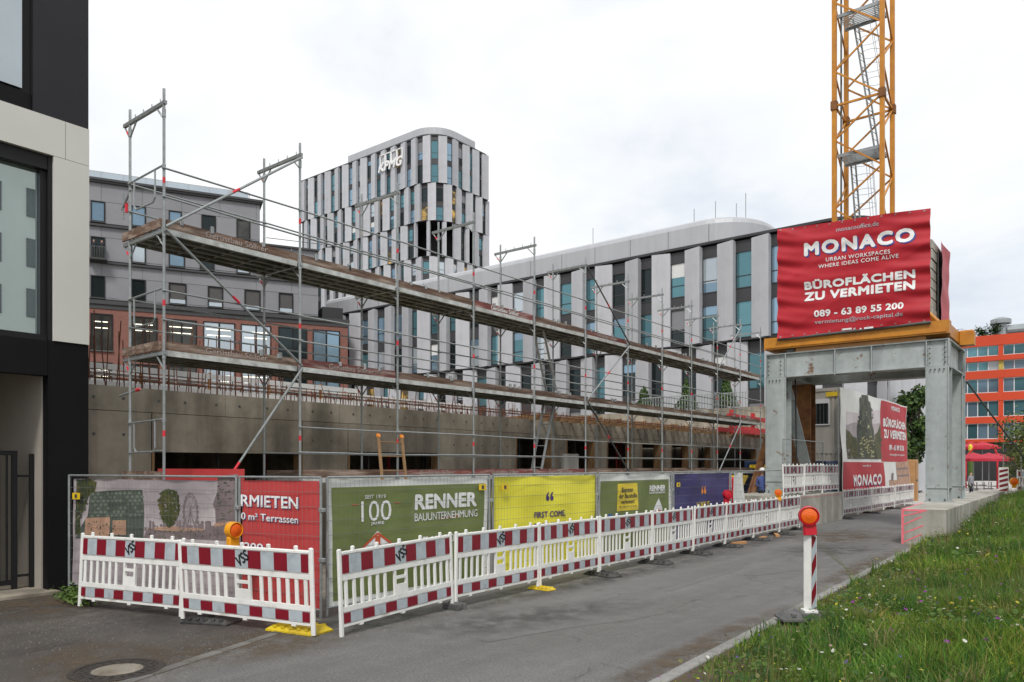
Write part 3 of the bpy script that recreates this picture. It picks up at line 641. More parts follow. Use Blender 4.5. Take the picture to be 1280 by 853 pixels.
def ladder(name, label, p, q, wdir, wid, n, mt, caps=None, group=None, cat='ladder'):
    p, q, wv = Vector(p), Vector(q), Vector(wdir).normalized()*wid
    t = thing(name, label, cat, tuple(p), group=group)
    for s in (0, 1):
        rl = MB().bar(p+wv*s, q+wv*s, .03, .065, up=wdir).build('side_rail', mt, t)
        if caps: c = q+wv*s; d = (q-p).normalized(); MB().bar(c-d*.02, c+d*.05, .045, .08, up=wdir).build('end_cap', caps, rl)
    rm = MB().tube((0,0,0), wv, .014, 6).mesh('rung', 'steel' if mt != 'wood' else 'wood')
    for k in range(n): c = p.lerp(q, (k+.6)/n); inst('rung', rm, t, tuple(c-p))
    return t
ladder('ladder', 'narrow aluminium ladder between lower scaffold deck and middle deck', (SB+.4,Yk[5]-1.7,DZ[0]), (SB+.4,Yk[5]-.9,DZ[1]+.35), (1,0,0), .36, 8, 'steel')
ladder('ladder', 'narrow aluminium ladder between middle scaffold deck and top deck', (SB+.4,Yk[5]-.8,DZ[1]), (SB+.4,Yk[5]-1.7,DZ[2]+.3), (1,0,0), .36, 8, 'steel')
ya, yb = onX(463,-12.3), onX(494,-12.3)
ladder('ladder', 'wooden ladder with orange end caps leaning on the lowest scaffold deck', (-11.3,ya-.35,.0), (-12.3,onX(473,-12.3),2.78), (-.05,1,0), .72, 9, 'wood', 'lens_amber')
e_ = thing('concrete_slab_piece', 'pale square concrete panel standing on the lowest deck beside the ladder', 'slab', (SB+.3,Yk[5]+.5,DZ[0]))
MB().bbox(SB+.15,SB+.25,Yk[5]+.25,Yk[5]+1.1,DZ[0]+.16-.165,DZ[0]+.62,.01).build('panel', 'concrete_light', e_)
e_ = thing('timber_prop', 'rusty brown timber prop leaning at the far end of the site', 'prop', (-10.8,23.4,0))
MB().bar((-10.8,onX(931,-10.8),0),(-10.8,onX(964,-10.8),zX(964,538,-10.8)),.18,.14).build('post', 'rust', e_); MB().bar((-10.95,onX(925,-10.95),0),(-10.95,onX(958,-10.95),zX(958,545,-10.95)),.08,.1).build('brace', 'rust', e_)
# ================================================================== MOBILE FENCES with BANNERS
def fence(p, q, label, z0=0, h=2.0, group='mobile site fence panels', feet=True):
    s = Surf(p, q); Ln = s.len
    t = thing('fence_panel', label, 'fence', (p[0],p[1],z0), group=group)
    m = MB()
    for a in (.02, Ln-.02): m.tube(s.P(a,z0+.0),s.P(a,z0+h-.02),.02,8)
    for z in (.12, h-.02): m.tube(s.P(.02,z0+z),s.P(Ln-.02,z0+z),.017,8)
    m.build('frame', 'steel', t)
    m = MB(); n = int(Ln/.085)
    for k in range(1, n): m.add([s.P(Ln*k/n-.0018,z0+.12,.004),s.P(Ln*k/n+.0018,z0+.12,.004),s.P(Ln*k/n+.0018,z0+h-.02,.004),s.P(Ln*k/n-.0018,z0+h-.02,.004)], [(0,1,2,3)])
    for k in range(1, 9): z = z0+.12+(h-.14)*k/9; m.bar(s.P(.02,z,.008),s.P(Ln-.02,z,.008),.004,.005)
    m.build('wire_mesh', 'wire', t)
    for z in (.8, 1.5): MB().bbox(s.P(Ln-.0,0)[0]-.05, s.P(Ln,0)[0]+.05, s.P(Ln,0)[1]-.03, s.P(Ln,0)[1]+.03, z0+z, z0+z+.05, .008).build('clamp', 'steel', t)
    return t, s
def rip(amp, *ws):
    def f(a, z): return -.012+sum(am*amp*math.sin(a*fa+z*fz+ph) for am, fa, fz, ph in ws)
    return f
FX = -8.70
fy = [6.72, onX(614,FX), onX(747,FX), onX(841,FX), onX(913,FX), onX(1020,FX)]
t1, s1 = fence((-14.0,5.42),(-10.13,6.24),'left fence panel carrying the printed city picture beside the dark building')
t2, s2 = fence((-10.13,6.26),(-8.62,6.62),'short fence panel carrying the red banner, at the corner of the site')
fl = ['fence panel behind the big green banner','fence panel in front of the yellow banner','fence panel in front of the green banner with yellow notice','fence panel in front of the navy banner','open wire fence panel with a white sheet, right of the navy banner']
for k in range(5): fence((FX,fy[k]+.03),(FX,fy[k+1]-.03), fl[k])
fence((-8.9,26.6),(-8.9,31.4),'wire fence panel standing on the left concrete foundation', z0=1.1)
def banner(label, p, q, z0, z1, sheet_mat, ripple, na=40, nz=14, zt=None, cat='banner', back=-.012):
    s = Surf(p, q, ripple)
    t = thing('banner', label, cat, (p[0],p[1],z0))
    m = MB(); s.sheet(m, 0, s.len, z0, z1, na, nz, 0, 0, zt)
    s.sheet_obj = m.build('sheet', sheet_mat, t, smooth=True)
    return t, s
def put(t, s, name, mt, fn, parent=None):
    m = MB(); fn(m); o = m.build(name, mt, parent or t)
    if name.startswith('printed_') and len(m.f) > 25 or name == 'line_drawing': o['kind'] = 'stuff'
    return o
def tb(X, x0, yt, yb, x1):          # pixel box on an X plane -> y range and z range
    return onX(x0,X), onX(x1,X), zX(x0,yb,X), zX(x0,yt,X)
# --- green banner
BX = FX-.02
Y0, Y1 = fy[0]+.06, fy[1]-.07
gr_rip = rip(1,(.012,3.1,1.5,.3),(.008,7.0,-2.,1.),(.006,1.3,6,.5))
t, s = banner('large olive green banner with white border and lettering behind the nearest barrier', (BX,Y0), (BX,Y1), .1, 1.93, 'banner_white', gr_rip)
def grs(m):
    s.sheet(m, .1, s.len-.1, .2, 1.83, 40, 14, .004)
put(t, s, 'print_field', 'banner_green', grs)
def txt(s, Y0, X, t_, x0, yt, yb, x1, mt, T, **kw):
    a, b, z0, z1 = tb(X, x0, yt, yb, x1); put(T, s, 'lettering', mt, lambda m: s.text(m, t_, a-Y0, b-Y0, z0, z1, kw.pop('off', .012), 0, cut=.08, **kw))
G = lambda x: 410+x*.2462; Gy = lambda y: 590+y*.2462
txt(s,Y0,BX,'RENNER',G(440),Gy(115),Gy(195),G(752),'ink_white',t); txt(s,Y0,BX,'BAUUNTERNEHMUNG',G(440),Gy(212),Gy(252),G(758),'ink_white',t)
txt(s,Y0,BX,'SEIT 1919',G(190),Gy(118),Gy(138),G(295),'ink_white',t); txt(s,Y0,BX,'100',G(172),Gy(150),Gy(255),G(322),'ink_white',t); txt(s,Y0,BX,'JAHRE',G(222),Gy(255),Gy(275),G(287),'ink_white',t)
txt(s,Y0,BX,'T 089 540 74 40',G(478),Gy(330),Gy(372),G(736),'ink_white',t)
def icon(m):
    yc = onX(G(255),BX)-Y0; zt_ = zX(G(255),Gy(300),BX); zb = zX(G(255),Gy(405),BX)
    s.poly(m, [(yc,zt_),(yc-.46,zb-.05),(yc+.46,zb-.05)], .010)
put(t, s, 'warning_triangle', 'ink_white', icon)
def icon2(m):
    yc = onX(G(255),BX)-Y0; zt_ = zX(G(255),Gy(312),BX); zb = zX(G(255),Gy(405),BX)
    s.line(m, yc, zt_, yc-.3, zb+.08, .04, .014); s.line(m, yc, zt_, yc+.3, zb+.08, .04, .014); s.poly(m, [(yc-.05,zb+.1),(yc+.05,zb+.1),(yc+.05,zb+.24),(yc-.05,zb+.24)], .014)
    for x in (122,335): a = onX(G(x),BX)-Y0; s.poly(m, [(a,1.56),(a+.13,1.56),(a+.13,1.575),(a,1.575)], .011)
    a = onX(G(560),BX)-Y0; s.poly(m, [(a,1.26),(a+.55,1.27),(a+.55,1.283),(a,1.273)], .011)
put(t, s, 'red_mark', 'ink_red', icon2)
def sket(m):
    for (ac, zc, r) in ((.72,1.02,.3),(1.55,1.10,.24)):
        for f in (1,.72,.42): s.ring(m, ac, zc, r*f, .006, .006, n=18, a0=0, a1=PI)
        for k in range(7): an = PI*k/6; s.line(m, ac, zc, ac+r*math.cos(an), zc+r*math.sin(an)*.98, .004, .006)
    s.sheet(m, .95, 1.75, 1.18, 1.66, 1, 1, .0045)
    s.line(m, .3, 1.6, .3, 1.0, .006); s.line(m, .2, .95, .6, 1.75, .005)
put(t, s, 'line_drawing', 'banner_green_pale', sket)
# --- yellow banner
Y0, Y1 = fy[1]+.06, fy[2]-.05
t, s = banner('bright yellow banner with dark lettering between the two green banners', (BX,Y0), (BX,Y1), .12, 1.94, 'banner_yellow', rip(1,(.018,2.2,2.5,.3),(.012,5.0,-3.,1.),(.01,1.3,7,.5)))
Q = lambda x: 640+x*.25; Qy = lambda y: 560+y*.25
txt(s,Y0,BX,'FIRST COME,',Q(116),Qy(322),Qy(358),Q(264),'ink_purple',t); txt(s,Y0,BX,'FIRST SERVE!',Q(114),Qy(380),Qy(414),Q(270),'ink_purple',t)
def quote(m, yc, zc, h, w):
    for k in (-1, 1):
        c = yc+k*w*.52; s.disc(m, c, zc-h*.22, w*.42, .008, rz=h*.28); s.poly(m, [(c-w*.42,zc-h*.22),(c-w*.05,zc-h*.1),(c+w*.38,zc+h*.5),(c+w*.02,zc+h*.45),(c-w*.35,zc+h*.15)], .008)
yq = onX(Q(187),BX)-Y0; put(t, s, 'quotation_mark', 'ink_purple', lambda m: quote(m, yq, zX(Q(187),Qy(242),BX), .18, .13))
# --- second green banner
Y0, Y1 = fy[2]+.06, fy[3]-.06
t, s = banner('smaller olive green banner with white border carrying a yellow notice', (BX,Y0), (BX,Y1), .1, 1.93, 'banner_white', rip(1,(.016,3.1,2.5,.3),(.012,6.0,-3.,1.)))
put(t, s, 'print_field', 'banner_green', lambda m: s.sheet(m, .12, s.len-.12, .2, 1.80, 40, 14, .004))
a, b, z0, z1 = tb(BX, Q(525), Qy(180), Qy(318), Q(628))
nt_ = put(t, s, 'notice', 'ink_yellow', lambda m: s.sheet(m, a-Y0, b-Y0, z0, z1, 10, 10, .010))
for w_, f0, f1, l, r_ in (('Betreten',.68,.86,.18,.76),('der Baustelle',.46,.64,.06,.95),('verboten!',.26,.41,.18,.80),('Eltern haften für ihre Kinder',.12,.19,.10,.92)):
    wd_ = b-a; hh = z1-z0; put(t, s, 'lettering', 'ink_grey', lambda m: s.text(m, w_, a-Y0+wd_*l, a-Y0+wd_*r_, z0+hh*f0, z0+hh*f1, .016, cut=.08), nt_)
txt(s,Y0,BX,'RENNER',Q(692),Qy(188),Qy(218),Q(762),'ink_white',t); txt(s,Y0,BX,'BAUUNTERNEHMUNG',Q(692),Qy(221),Qy(231),Q(762),'ink_white',t)
yd = onX(Q(732),BX)-Y0; zt_, zb_ = zX(Q(732),Qy(250),BX), zX(Q(732),Qy(345),BX)
put(t, s, 'white_diamond', 'ink_white', lambda m: s.poly(m, [(yd,zt_),(yd-.24,(zt_+zb_)/2-.05),(yd,zb_-.12),(yd+.24,(zt_+zb_)/2-.05)], .011))
put(t, s, 'red_mark', 'ink_red', lambda m: (s.poly(m, [(yd-.17,zb_+.16),(yd,zb_-.06),(yd+.17,zb_+.16)], .015), s.ring(m, yd, zb_+.13, .05, .03, .017)))
for x in (492,532,568,602,635):
    put(t, s, 'blue_symbol', 'ink_skyblue', lambda m: s.disc(m, onX(Q(x),BX)-Y0, zX(Q(x),Qy(357),BX), .125, .011)); put(t, s, 'white_symbol', 'ink_white', lambda m: s.disc(m, onX(Q(x),BX)-Y0, zX(Q(x),Qy(360),BX), .05, .015))
# --- navy banner
Y0, Y1 = fy[3]+.06, fy[4]-.06
t, s = banner('navy blue banner with orange quotation mark and yellow lettering', (BX,Y0), (BX,Y1), .12, 1.93, 'banner_navy', rip(1.2,(.018,2.2,2.5,.3),(.014,5.0,-3.,1.),(.01,1.3,7,.5)))
txt(s,Y0,BX,'I LIKE IT.',Q(928),Qy(272),Qy(298),Q(986),'ink_yellow',t); txt(s,Y0,BX,'A LOT.',Q(930),Qy(309),Qy(334),Q(982),'ink_yellow',t)
yq = onX(Q(956),BX)-Y0; put(t, s, 'quotation_mark', 'ink_orange', lambda m: quote(m, yq, zX(Q(956),Qy(210),BX), .22, .14))
# --- white sheet on the open fence
t, s = banner('narrow white plastic sheet hanging on the open wire fence', (BX,onX(918,BX)), (BX,onX(930,BX)), .5, 1.93, 'banner_white', rip(1.5,(.02,6,3,0),(.012,13,4,1)), cat='sheet')
# --- printed city picture at the left
pp, qq = (-13.93,5.46), (-10.2,6.255)
t, s = banner('printed banner with evening city scene, tree and big wheel on the left fence', pp, qq, .12, 1.92, 'print_mauve', rip(1,(.014,3.1,1.5,.3),(.010,8.0,-2.,1.),(.006,1.3,6,.5)))
W = s.len
def at(x, y):                         # pixel on the left fence plane
    a = ray(x); n = s.n; d = (s.o.x*n.x+s.o.y*n.y)/(a[0]*n.x+a[1]*n.y); X, Y = a[0]*d, a[1]*d
    return (X-s.o.x)*s.u.x+(Y-s.o.y)*s.u.y, EYE+(HOR-y)/FPX*d
K = lambda x, y: at(80+x*.2696, 580+y*.2696)
def pl(name, mt, pts, off): put(t, s, name, mt, lambda m: [s.poly(m, [K(x,y) for x,y in p], off) for p in pts])
pl('printed_house', 'print_tile', [[(52,345),(110,240),(115,150),(140,130),(200,124),(280,122),(362,120),(370,200),(372,345)]], .004)
random.seed(11)
def tiles(m):
    for r in range(7):
        for c_ in range(11):
            x, y = 130+c_*22+(r%2)*11, 140+r*17+c_*-.5
            if random.random() < .7: s.poly(m, [K(x,y-9),K(x-10,y),K(x,y+9),K(x+10,y)], .0055)
put(t, s, 'printed_tiles', 'print_tile_b', tiles)
pl('printed_shopfront', 'print_warm', [[(98,345),(102,252),(208,246),(208,345)],[(222,330),(222,262),(286,262),(286,330)]], .006)
pl('printed_dusk', 'print_dusk', [[(372,345),(385,310),(440,300),(520,305),(600,308),(700,300),(800,296),(812,360),(600,350),(480,345)],[(704,300),(702,215),(690,190),(700,160),(712,130),(712,58),(806,48),(812,300)]], .005)
pl('printed_lights', 'print_warm', [[(390,305),(390,296),(500,290),(640,303),(640,312),(500,312)],[(690,290),(700,275),(800,262),(806,285)]], .0065)
def tree_(m):
    for i in range(330):
        a, r = random.uniform(0,2*PI), math.sqrt(random.random()); x, y = 484+44*r*math.cos(a)*(1-.25*math.sin(a)), 205+86*r*math.sin(a)
        k = random.uniform(4,10); s.poly(m, [K(x-k,y),K(x,y+k*.8),K(x+k,y+k*.1),K(x+k*.2,y-k)], .006+.0004*(i%12))
    s.poly(m, [K(478,315),K(492,315),K(489,200),K(482,200)], .0062)
put(t, s, 'printed_tree', 'print_leaf', tree_)
for side in (0, 1):
    pl('printed_foliage', 'print_leaf', [[(52,75),(120,70),(148,85),(138,130),(110,150),(90,215),(52,260)]] if side == 0 else [[(52,262),(75,240),(80,320),(52,330)]], .0045)
def wheel(m):
    c = K(583,222)
    for sc_ in (1.0,.86):
        pts = [K(583+33*sc_*math.cos(i*PI/16), 222+84*sc_*math.sin(i*PI/16)) for i in range(33)]
        for p, q in zip(pts, pts[1:]): s.line(m, *p, *q, .010, .006)
    for i in range(12): s.line(m, *c, *K(583+33*math.cos(i*PI/6), 222+84*math.sin(i*PI/6)), .005, .006)
    for i in range(20): p = K(583+34*math.cos(i*PI/10), 222+86*math.sin(i*PI/10)); s.disc(m, *p, .018, .0065, n=6)
    s.line(m, *c, *K(560,318), .012); s.line(m, *c, *K(606,318), .012)
put(t, s, 'printed_wheel', 'print_dusk', wheel)
def crowd(m):
    for i in range(70):
        x, y = random.uniform(385,800), random.uniform(300,345); k = random.uniform(2,6); s.poly(m, [K(x,y),K(x+k,y),K(x+k,y+k*1.6),K(x,y+k*1.6)], .0075)
    for i in range(40):
        x, y = random.uniform(708,800), random.uniform(70,290); k = random.uniform(3,12); s.poly(m, [K(x,y),K(x+k*1.5,y-1),K(x+k*1.5,y+3),K(x,y+4)], .0075)
    for i in range(26):
        x, y = random.uniform(104,280), random.uniform(265,340); k = random.uniform(2,5); s.poly(m, [K(x,y),K(x+k,y),K(x+k,y+k*2.2),K(x,y+k*2.2)], .0085)
put(t, s, 'printed_crowd', 'print_tower', crowd)
def leafs(m):
    for i in range(120):
        x, y = random.uniform(52,150)-random.random()*20, random.uniform(70,300); k = random.uniform(3,9)
        if x < 54 or x > 146-(y-70)*.35: continue
        s.poly(m, [K(x-k,y),K(x,y+k*.8),K(x+k,y+k*.1),K(x+k*.2,y-k)], .0085+.0003*(i%8))
put(t, s, 'printed_leaves', 'print_tower', leafs)
def haze_(m):
    for i in range(60):
        x, y = random.uniform(375,700), random.uniform(262,305); k = random.uniform(4,14); s.poly(m, [K(x,y),K(x+k,y),K(x+k,308),K(x,308)], .0052+.0003*(i%5))
put(t, s, 'printed_skyline', 'print_dusk', haze_)
# --- red banner at the corner
t, s = banner('red banner with white cut-off lettering at the fence corner behind the barrier', (-10.08,6.285), (-8.68,6.62), .12, 1.93, 'print_red', rip(1,(.012,3.1,1.5,.3),(.008,8.0,-2.,1.)))
for w_, x0, yt, yb, x1, dz in (('RMIETEN',820,142,196,1085,-.02),('0 m² Terrassen',822,224,258,1085,-.03),('200',838,362,400,925,-.03)):
    a0, z1 = K(x0,yt); _, z0 = K(x0,yb); a1, _ = K(x1,yt)
    put(t, s, 'lettering', 'ink_white', lambda m: s.text(m, w_, a0, a1, z0, z1, .012, 0, dz=dz, cut=.08)); put(t, s, 'lettering_shadow', 'ink_blue', lambda m: s.text(m, w_, a0+.008, a1+.008, z0-.008, z1-.008, .008, 0, dz=dz, cut=.08))
# second red strip showing above the left fence
t, s = banner('strip of red banner showing above the left fence top, farther back', (onY(197,6.85),6.85), (onY(305,7.1),7.1), 1.5, 2.09, 'print_red', rip(1,(.012,3,1,0)))
# --- yellow safety tags
tg = MB().bbox(-.007,.0,-.10,.10,-.055,.055,.004).mesh('plate', 'yellow'); th = MB().box(.001,.004,-.03,.03,-.035,.03).mesh('symbol', 'ink_grey')
for lab, x, y, X in [('yellow warning tag at the top left of the city picture banner',103,620,None),('yellow warning tag on the right end of the big green banner',602,609,FX),('yellow warning tag on the left end of the yellow banner',630,609,FX),('yellow warning tag at the top left of the navy banner',847,606,FX)]:
    if X: Y = onX(x,X); loc = (X+.028, Y, zX(x,y,X)); rz = 0
    else: X_, Y = -13.75, 5.44; loc = (-13.76,5.445,EYE-(y-HOR)/FPX*12.9); rz = -R(78)
    e_ = thing('warning_tag', lab, 'tag', loc, rz); inst('plate', tg, e_); inst('symbol', th, e_)
# ================================================================== BARRIERS
BL = 2.06
def barrier_proto():
    t = thing('safety_barrier', 'x', 'barrier')
    m = MB()
    for a in (0, BL-.055): m.bbox(a,a+.055,-.022,.022,0,1.10,.012)
    m.bbox(.055,BL-.055,-.022,.022,1.03,1.065,.008); m.box(.055,BL-.055,-.02,.02,.70,.765); m.box(.055,BL-.055,-.02,.02,.30,.365); m.box(.055,BL-.055,-.02,.02,.115,.145)
    m.box(.055,BL-.055,-.006,.012,.77,1.025); m.box(.055,BL-.055,-.006,.012,.15,.295)
    for k in range(3): m.box(.3+k*.72,.36+k*.72,-.02,.02,.09,.115)
    m.build('frame', 'white_plastic', t, local=True)
    km_ = MB().bbox(-.024,.024,-.02,.02,0,.055,.01).mesh('knob', 'white_plastic')
    for k in range(5): inst('knob', km_, t, (.24+k*.395, 0, 1.064))
    def board(z0, z1, nm):
        m = MB(); seg = (BL-.13)/10; x = .065; k = 0
        while k <= 10:
            w = seg*(.5 if k in (0,10) else 1); m.box(x,x+w,-.019,-.0065,z0,z1,0 if k % 2 == 0 else 1); x += w; k += 1
        return m.build(nm, ['board_red','board_grey'], t, local=True)
    b = board(.785,1.015,'striped_board'); board(.158,.285,'lower_striped_board')
    s = Surf((0,0),(BL,0)); m = MB(); s.text(m, 'VSS', BL/2-.105, BL/2+.105, .83, .97, .021, 0, skew=.25, rot=R(38)); m.build('lettering', 'black', b, local=True)
    sm_ = MB().bbox(-.024,.024,-.014,.014,.366,.699,.006).mesh('slat', 'white_plastic'); n = 6
    for side in (0, 1):
        for k in range(n): inst('slat', sm_, t, (.115+k*.128 if side == 0 else BL-.115-k*.128, 0, 0))
    m = MB(); c = BL/2
    m.box(c-.12,c+.12,-.016,.016,.366,.50).box(c-.12,c-.085,-.016,.016,.50,.699).box(c+.085,c+.12,-.016,.016,.50,.699).box(c-.085,c+.085,-.016,.016,.575,.615)
    m.build('handle_plate', 'white_plastic', t, local=True)
    return t
proto = barrier_proto(); first = [True]
def snapshot(o):
    KIDS[o.name] = list(o.children)
    for c_ in o.children: snapshot(c_)
snapshot(proto)
for o in list(KIDS): pass
def barrier(p, q, label, z=0, tilt=0, z2=None):
    o = proto if first[0] else copy_tree(proto); first[0] = False
    p, q = Vector(p), Vector(q); Ln = (q-p).length
    o.location = (p.x, p.y, z+random.uniform(-.012,.012)); o.rotation_euler = (tilt+random.uniform(-.025,.025), -math.atan2((z2-z) if z2 is not None else 0, Ln), math.atan2(q.y-p.y, q.x-p.x)); o.scale = (Ln/BL*.992, 1, 1)
    tag(o, label, 'barrier', 'red and white safety barriers'); return o
bx = [425,568,674,749,815,866,906,941.5,974,999.5]; bp = []
for i, x in enumerate(bx):
    X = -7.52-.5*(i/9.)**.6; bp.append((X, onX(x, X)))
bl = ['nearest street barrier, in front of the big green banner','second street barrier from the near corner, below the yellow banner','third street barrier, below the right half of the yellow banner','fourth street barrier, below the green banner with yellow notice','fifth street barrier, below the white diamond sign','sixth street barrier, below the navy banner','seventh street barrier, right of the navy banner near the white sheet','eighth street barrier, left of the small amber lamp','ninth and last street barrier, ending at the left foundation']
for i in range(9): barrier(bp[i], bp[i+1], 'red and white '+bl[i], z=[.0,.06][i > 0], tilt=random.uniform(-.02,.02), z2=.06)
LB = [gp(98,760), gp(229,774), gp(396,797)]
barrier(LB[0], LB[1], 'red and white barrier in front of the city picture, beside the dark building', z=.02, tilt=-.03)
barrier((LB[1][0]+.02,LB[1][1]-.04), LB[2], 'red and white barrier in front of the red corner banner with orange lamp', z=.02, tilt=.02)
for i in range(3):
    ys_ = [25.3,27.5,29.7,31.9]; barrier((-8.45,ys_[i]), (-8.45,ys_[i+1]), 'red and white barrier on top of the left foundation, '+['nearest of three','middle of three','farthest of three'][i], z=1.1)
for i in range(6):
    y = 32.0+i*2.25; barrier((-8.3+.02*i,y), (-8.28+.02*i,y+2.2), 'far row barrier below the printed hoarding, '+['first','second','third','fourth','fifth','sixth'][i]+' from the foundation', z=.06)
barrier((-3.35,43.2), (-1.3,43.6), 'single red and white barrier by the timber fence at the right edge', z=.85)
# base plates
def plate_proto(kind):
    m = MB()
    if kind == 'block':
        m.bbox(-.2,.2,-.11,-.04,0,.12,.02).bbox(-.2,.2,.04,.11,0,.12,.02).bbox(-.1,.1,-.04,.04,.05,.13,.02)
    else:
        c = [(-.42,-.2),(.42,-.2),(.42,.2),(-.42,.2)]; i = [(-.33,-.14),(.33,-.14),(.33,.14),(-.33,.14)]
        m.add([(x,y,0) for x,y in c]+[(x,y,.025) for x,y in c]+[(x,y,.095) for x,y in i], [(3,2,1,0)]+[(a,(a+1)%4,4+(a+1)%4,4+a) for a in range(4)]+[(4+a,4+(a+1)%4,8+(a+1)%4,8+a) for a in range(4)]+[(8,9,10,11)])
        for k in range(5): m.box(-.30+k*.14,-.24+k*.14,-.185,.185,.06,.10)
    return m
def plate(x, y, rz, kind, mt, label, sc_=.85):
    e_ = thing('base_plate', label, 'base plate', (x,y,.004), rz, 'barrier base plates')
    e_.scale = (sc_,sc_,sc_*.9); plate_proto(kind).build('foot', mt, e_, local=True); MB().box(-.035,.035,-.035,.035,.09,.135).build('socket', mt, e_, local=True)
e0 = gp(374,789); plate(e0[0], e0[1], R(12), 'p', 'rubber_yellow', 'wide yellow base plate at the fence corner below the barrier with the orange lamp', .95)
e0 = gp(255,778); plate(e0[0]+.1, e0[1]+.05, R(25), 'p', 'rubber', 'black rubber base plate on the driveway below the two left barriers')
plate(bp[1][0], bp[1][1], R(5), 'block', 'rubber_grey', 'grey block foot between the first and second street barriers')
plate(bp[2][0]+.05, bp[2][1], R(0), 'p', 'rubber_yellow', 'small yellow base plate below the yellow banner', .55)
for i, l in zip(range(3,10), ('below the gap after the yellow banner','below the white diamond sign','below the left half of the navy banner','below the right end of the navy banner','below the white sheet','below the small amber lamp','at the end of the street barriers')):
    plate(bp[i][0]+.08, bp[i][1], R(random.uniform(-12,12)), 'p', 'rubber', 'dark rubber base plate '+l)
for i in range(3): plate(-8.25, 32+i*4.5, 0, 'p', 'rubber', 'dark rubber base plate in the far barrier row, '+['nearest','middle','farthest'][i]+' of three')
brk = MB().bbox(-.2,.2,-.08,.08,0,.06,.005)
for i in range(3): e_ = thing('timber_offcut', 'reddish timber offcut under the street barriers, '+['nearest','middle','farthest'][i]+' of three','timber',(-7.85,[19.9,21.7,22.9][i],.004), R(75+20*i), 'timber offcuts'); MB().bbox(-.3,.3,-.06,.06,0,.07,.008).build('plank','ply',e_,local=True)
# ------------------------------------------------------------------ warning lamps
def lamp(loc, rz, label, body, lens, r=.11, stem=True, shell=None):
    t = thing('warning_lamp', label, 'lamp', loc, rz, 'construction warning lamps')   # faces local -y
    MB().bbox(-.085,.085,-.05,.05,0,.16,.02).build('battery_case', body, t, local=True)
    MB().lathe((0,.045,.16+r*.85), [(r*.9,0),(r*1.14,.01),(r*1.14,.125),(r*1.04,.13),(r*.98,.10)], 20, axis='y').build('housing', body, t, smooth=False, local=True)
    m = MB().lathe((0,.045,.16+r*.85), [(r*.97,.09),(r*.9,.112),(r*.62,.128),(r*.3,.134),(r*.28,.13)], 20, axis='y'); m.build('lens', lens, t, smooth=True, local=True)
    m = MB()
    for k in range(3): m.lathe((0,.045,.16+r*.85), [(r*(.8-.24*k),.112+.008*k),(r*(.8-.24*k)+.006,.122+.008*k),(r*(.8-.24*k)-.012,.126+.008*k)], 20, axis='y')
    m.build('lens_ring', lens, t, local=True)
    t.rotation_euler.y = random.uniform(-.12,.12); return t
p0 = gp(292,770); lamp((-9.62,5.86,1.0), R(92), 'yellow lamp with orange lens above the left corner barrier', 'lamp_yellow', 'lens_orange', .10)
lamp((bp[8][0],bp[8][1]-.05,1.06), R(20), 'small amber lamp on the far street barriers in front of the left foundation', 'lamp_yellow', 'lens_orange', .10)
lamp((-8.55,onX(908,-8.55),1.05), R(60), 'red lamp on the barrier row beside the navy banner', 'lamp_red', 'lamp_red', .12)
e_ = thing('red_post', 'red post with rounded top standing by the white sheet behind the fence', 'post', (-9.1,onX(915,-9.1),0)); MB().box(-.1,.1,-.1,.1,0,1.7).build('post','lamp_red',e_,local=True); MB().lathe((0,0,1.7),[(.1,0),(.09,.05),(.03,.09)],10).build('cap','lamp_red',e_,local=True)
# ------------------------------------------------------------------ beacon in front of the grass
bxy = (-3.13, 10.45); bz = .075
t = thing('traffic_beacon', 'white traffic beacon with diagonal red stripes on the kerb by the grass', 'beacon', (bxy[0],bxy[1],bz), R(36))
m = MB()                                            # folded board: two leaves meeting at an edge
H0, H1 = .10, 1.20
def leaf(m, a, b, th, n):
    a, b = Vector(a), Vector(b); d = (b-a).normalized(); pz = Vector((d.y,-d.x))*th
    m.add([(a.x,a.y,H0),(b.x,b.y,H0),(b.x+pz.x,b.y+pz.y,H0),(a.x+pz.x,a.y+pz.y,H0),(a.x,a.y,H1-.09),(b.x,b.y,H1),(b.x+pz.x,b.y+pz.y,H1),(a.x+pz.x,a.y+pz.y,H1-.09)], [(3,2,1,0),(4,5,6,7),(0,1,5,4),(1,2,6,5),(2,3,7,6),(3,0,4,7)])
leaf(m, (-.07,.045),(0,-.02),-.03,0); leaf(m, (.105,.05),(0,-.02),.03,0)
m.build('board', 'white_plastic', t, local=True)
fa, fb = Vector((0,-.02)), Vector((.105,.05)); d_ = fb-fa; nrm = Vector((d_.y,-d_.x)).normalized()
def stripe(mb_, f0, f1, z0, z1, dzz, off, mi):
    pts = []
    for f, z in ((f0,z0),(f1,z0+dzz),(f1,z1+dzz),(f0,z1)):
        p = fa+d_*f+nrm*off; pts.append((p.x,p.y,max(H0+.01,min(H1-.02-.09*f,z))))
    mb_.add(pts, [(0,1,2,3)], mi)
m = MB(); z = -.2; k = 0
while z < H1: stripe(m, .12, .88, z, z+.19, .16, .006, k % 2); z += .19; k += 1
m.build('striped_foil', ['board_red','board_grey'], t, local=True)
m = plate_proto('p'); m.build('base_plate', 'rubber_grey', t, local=True); MB().bbox(-.09,.09,-.07,.13,.08,.13,.01).build('socket', 'white_plastic', t, local=True)
lamp((bxy[0]+.0,bxy[1]-.0,bz+1.14), R(24), 'red lamp with orange lens on top of the white traffic beacon', 'lamp_red', 'lens_orange', .115)
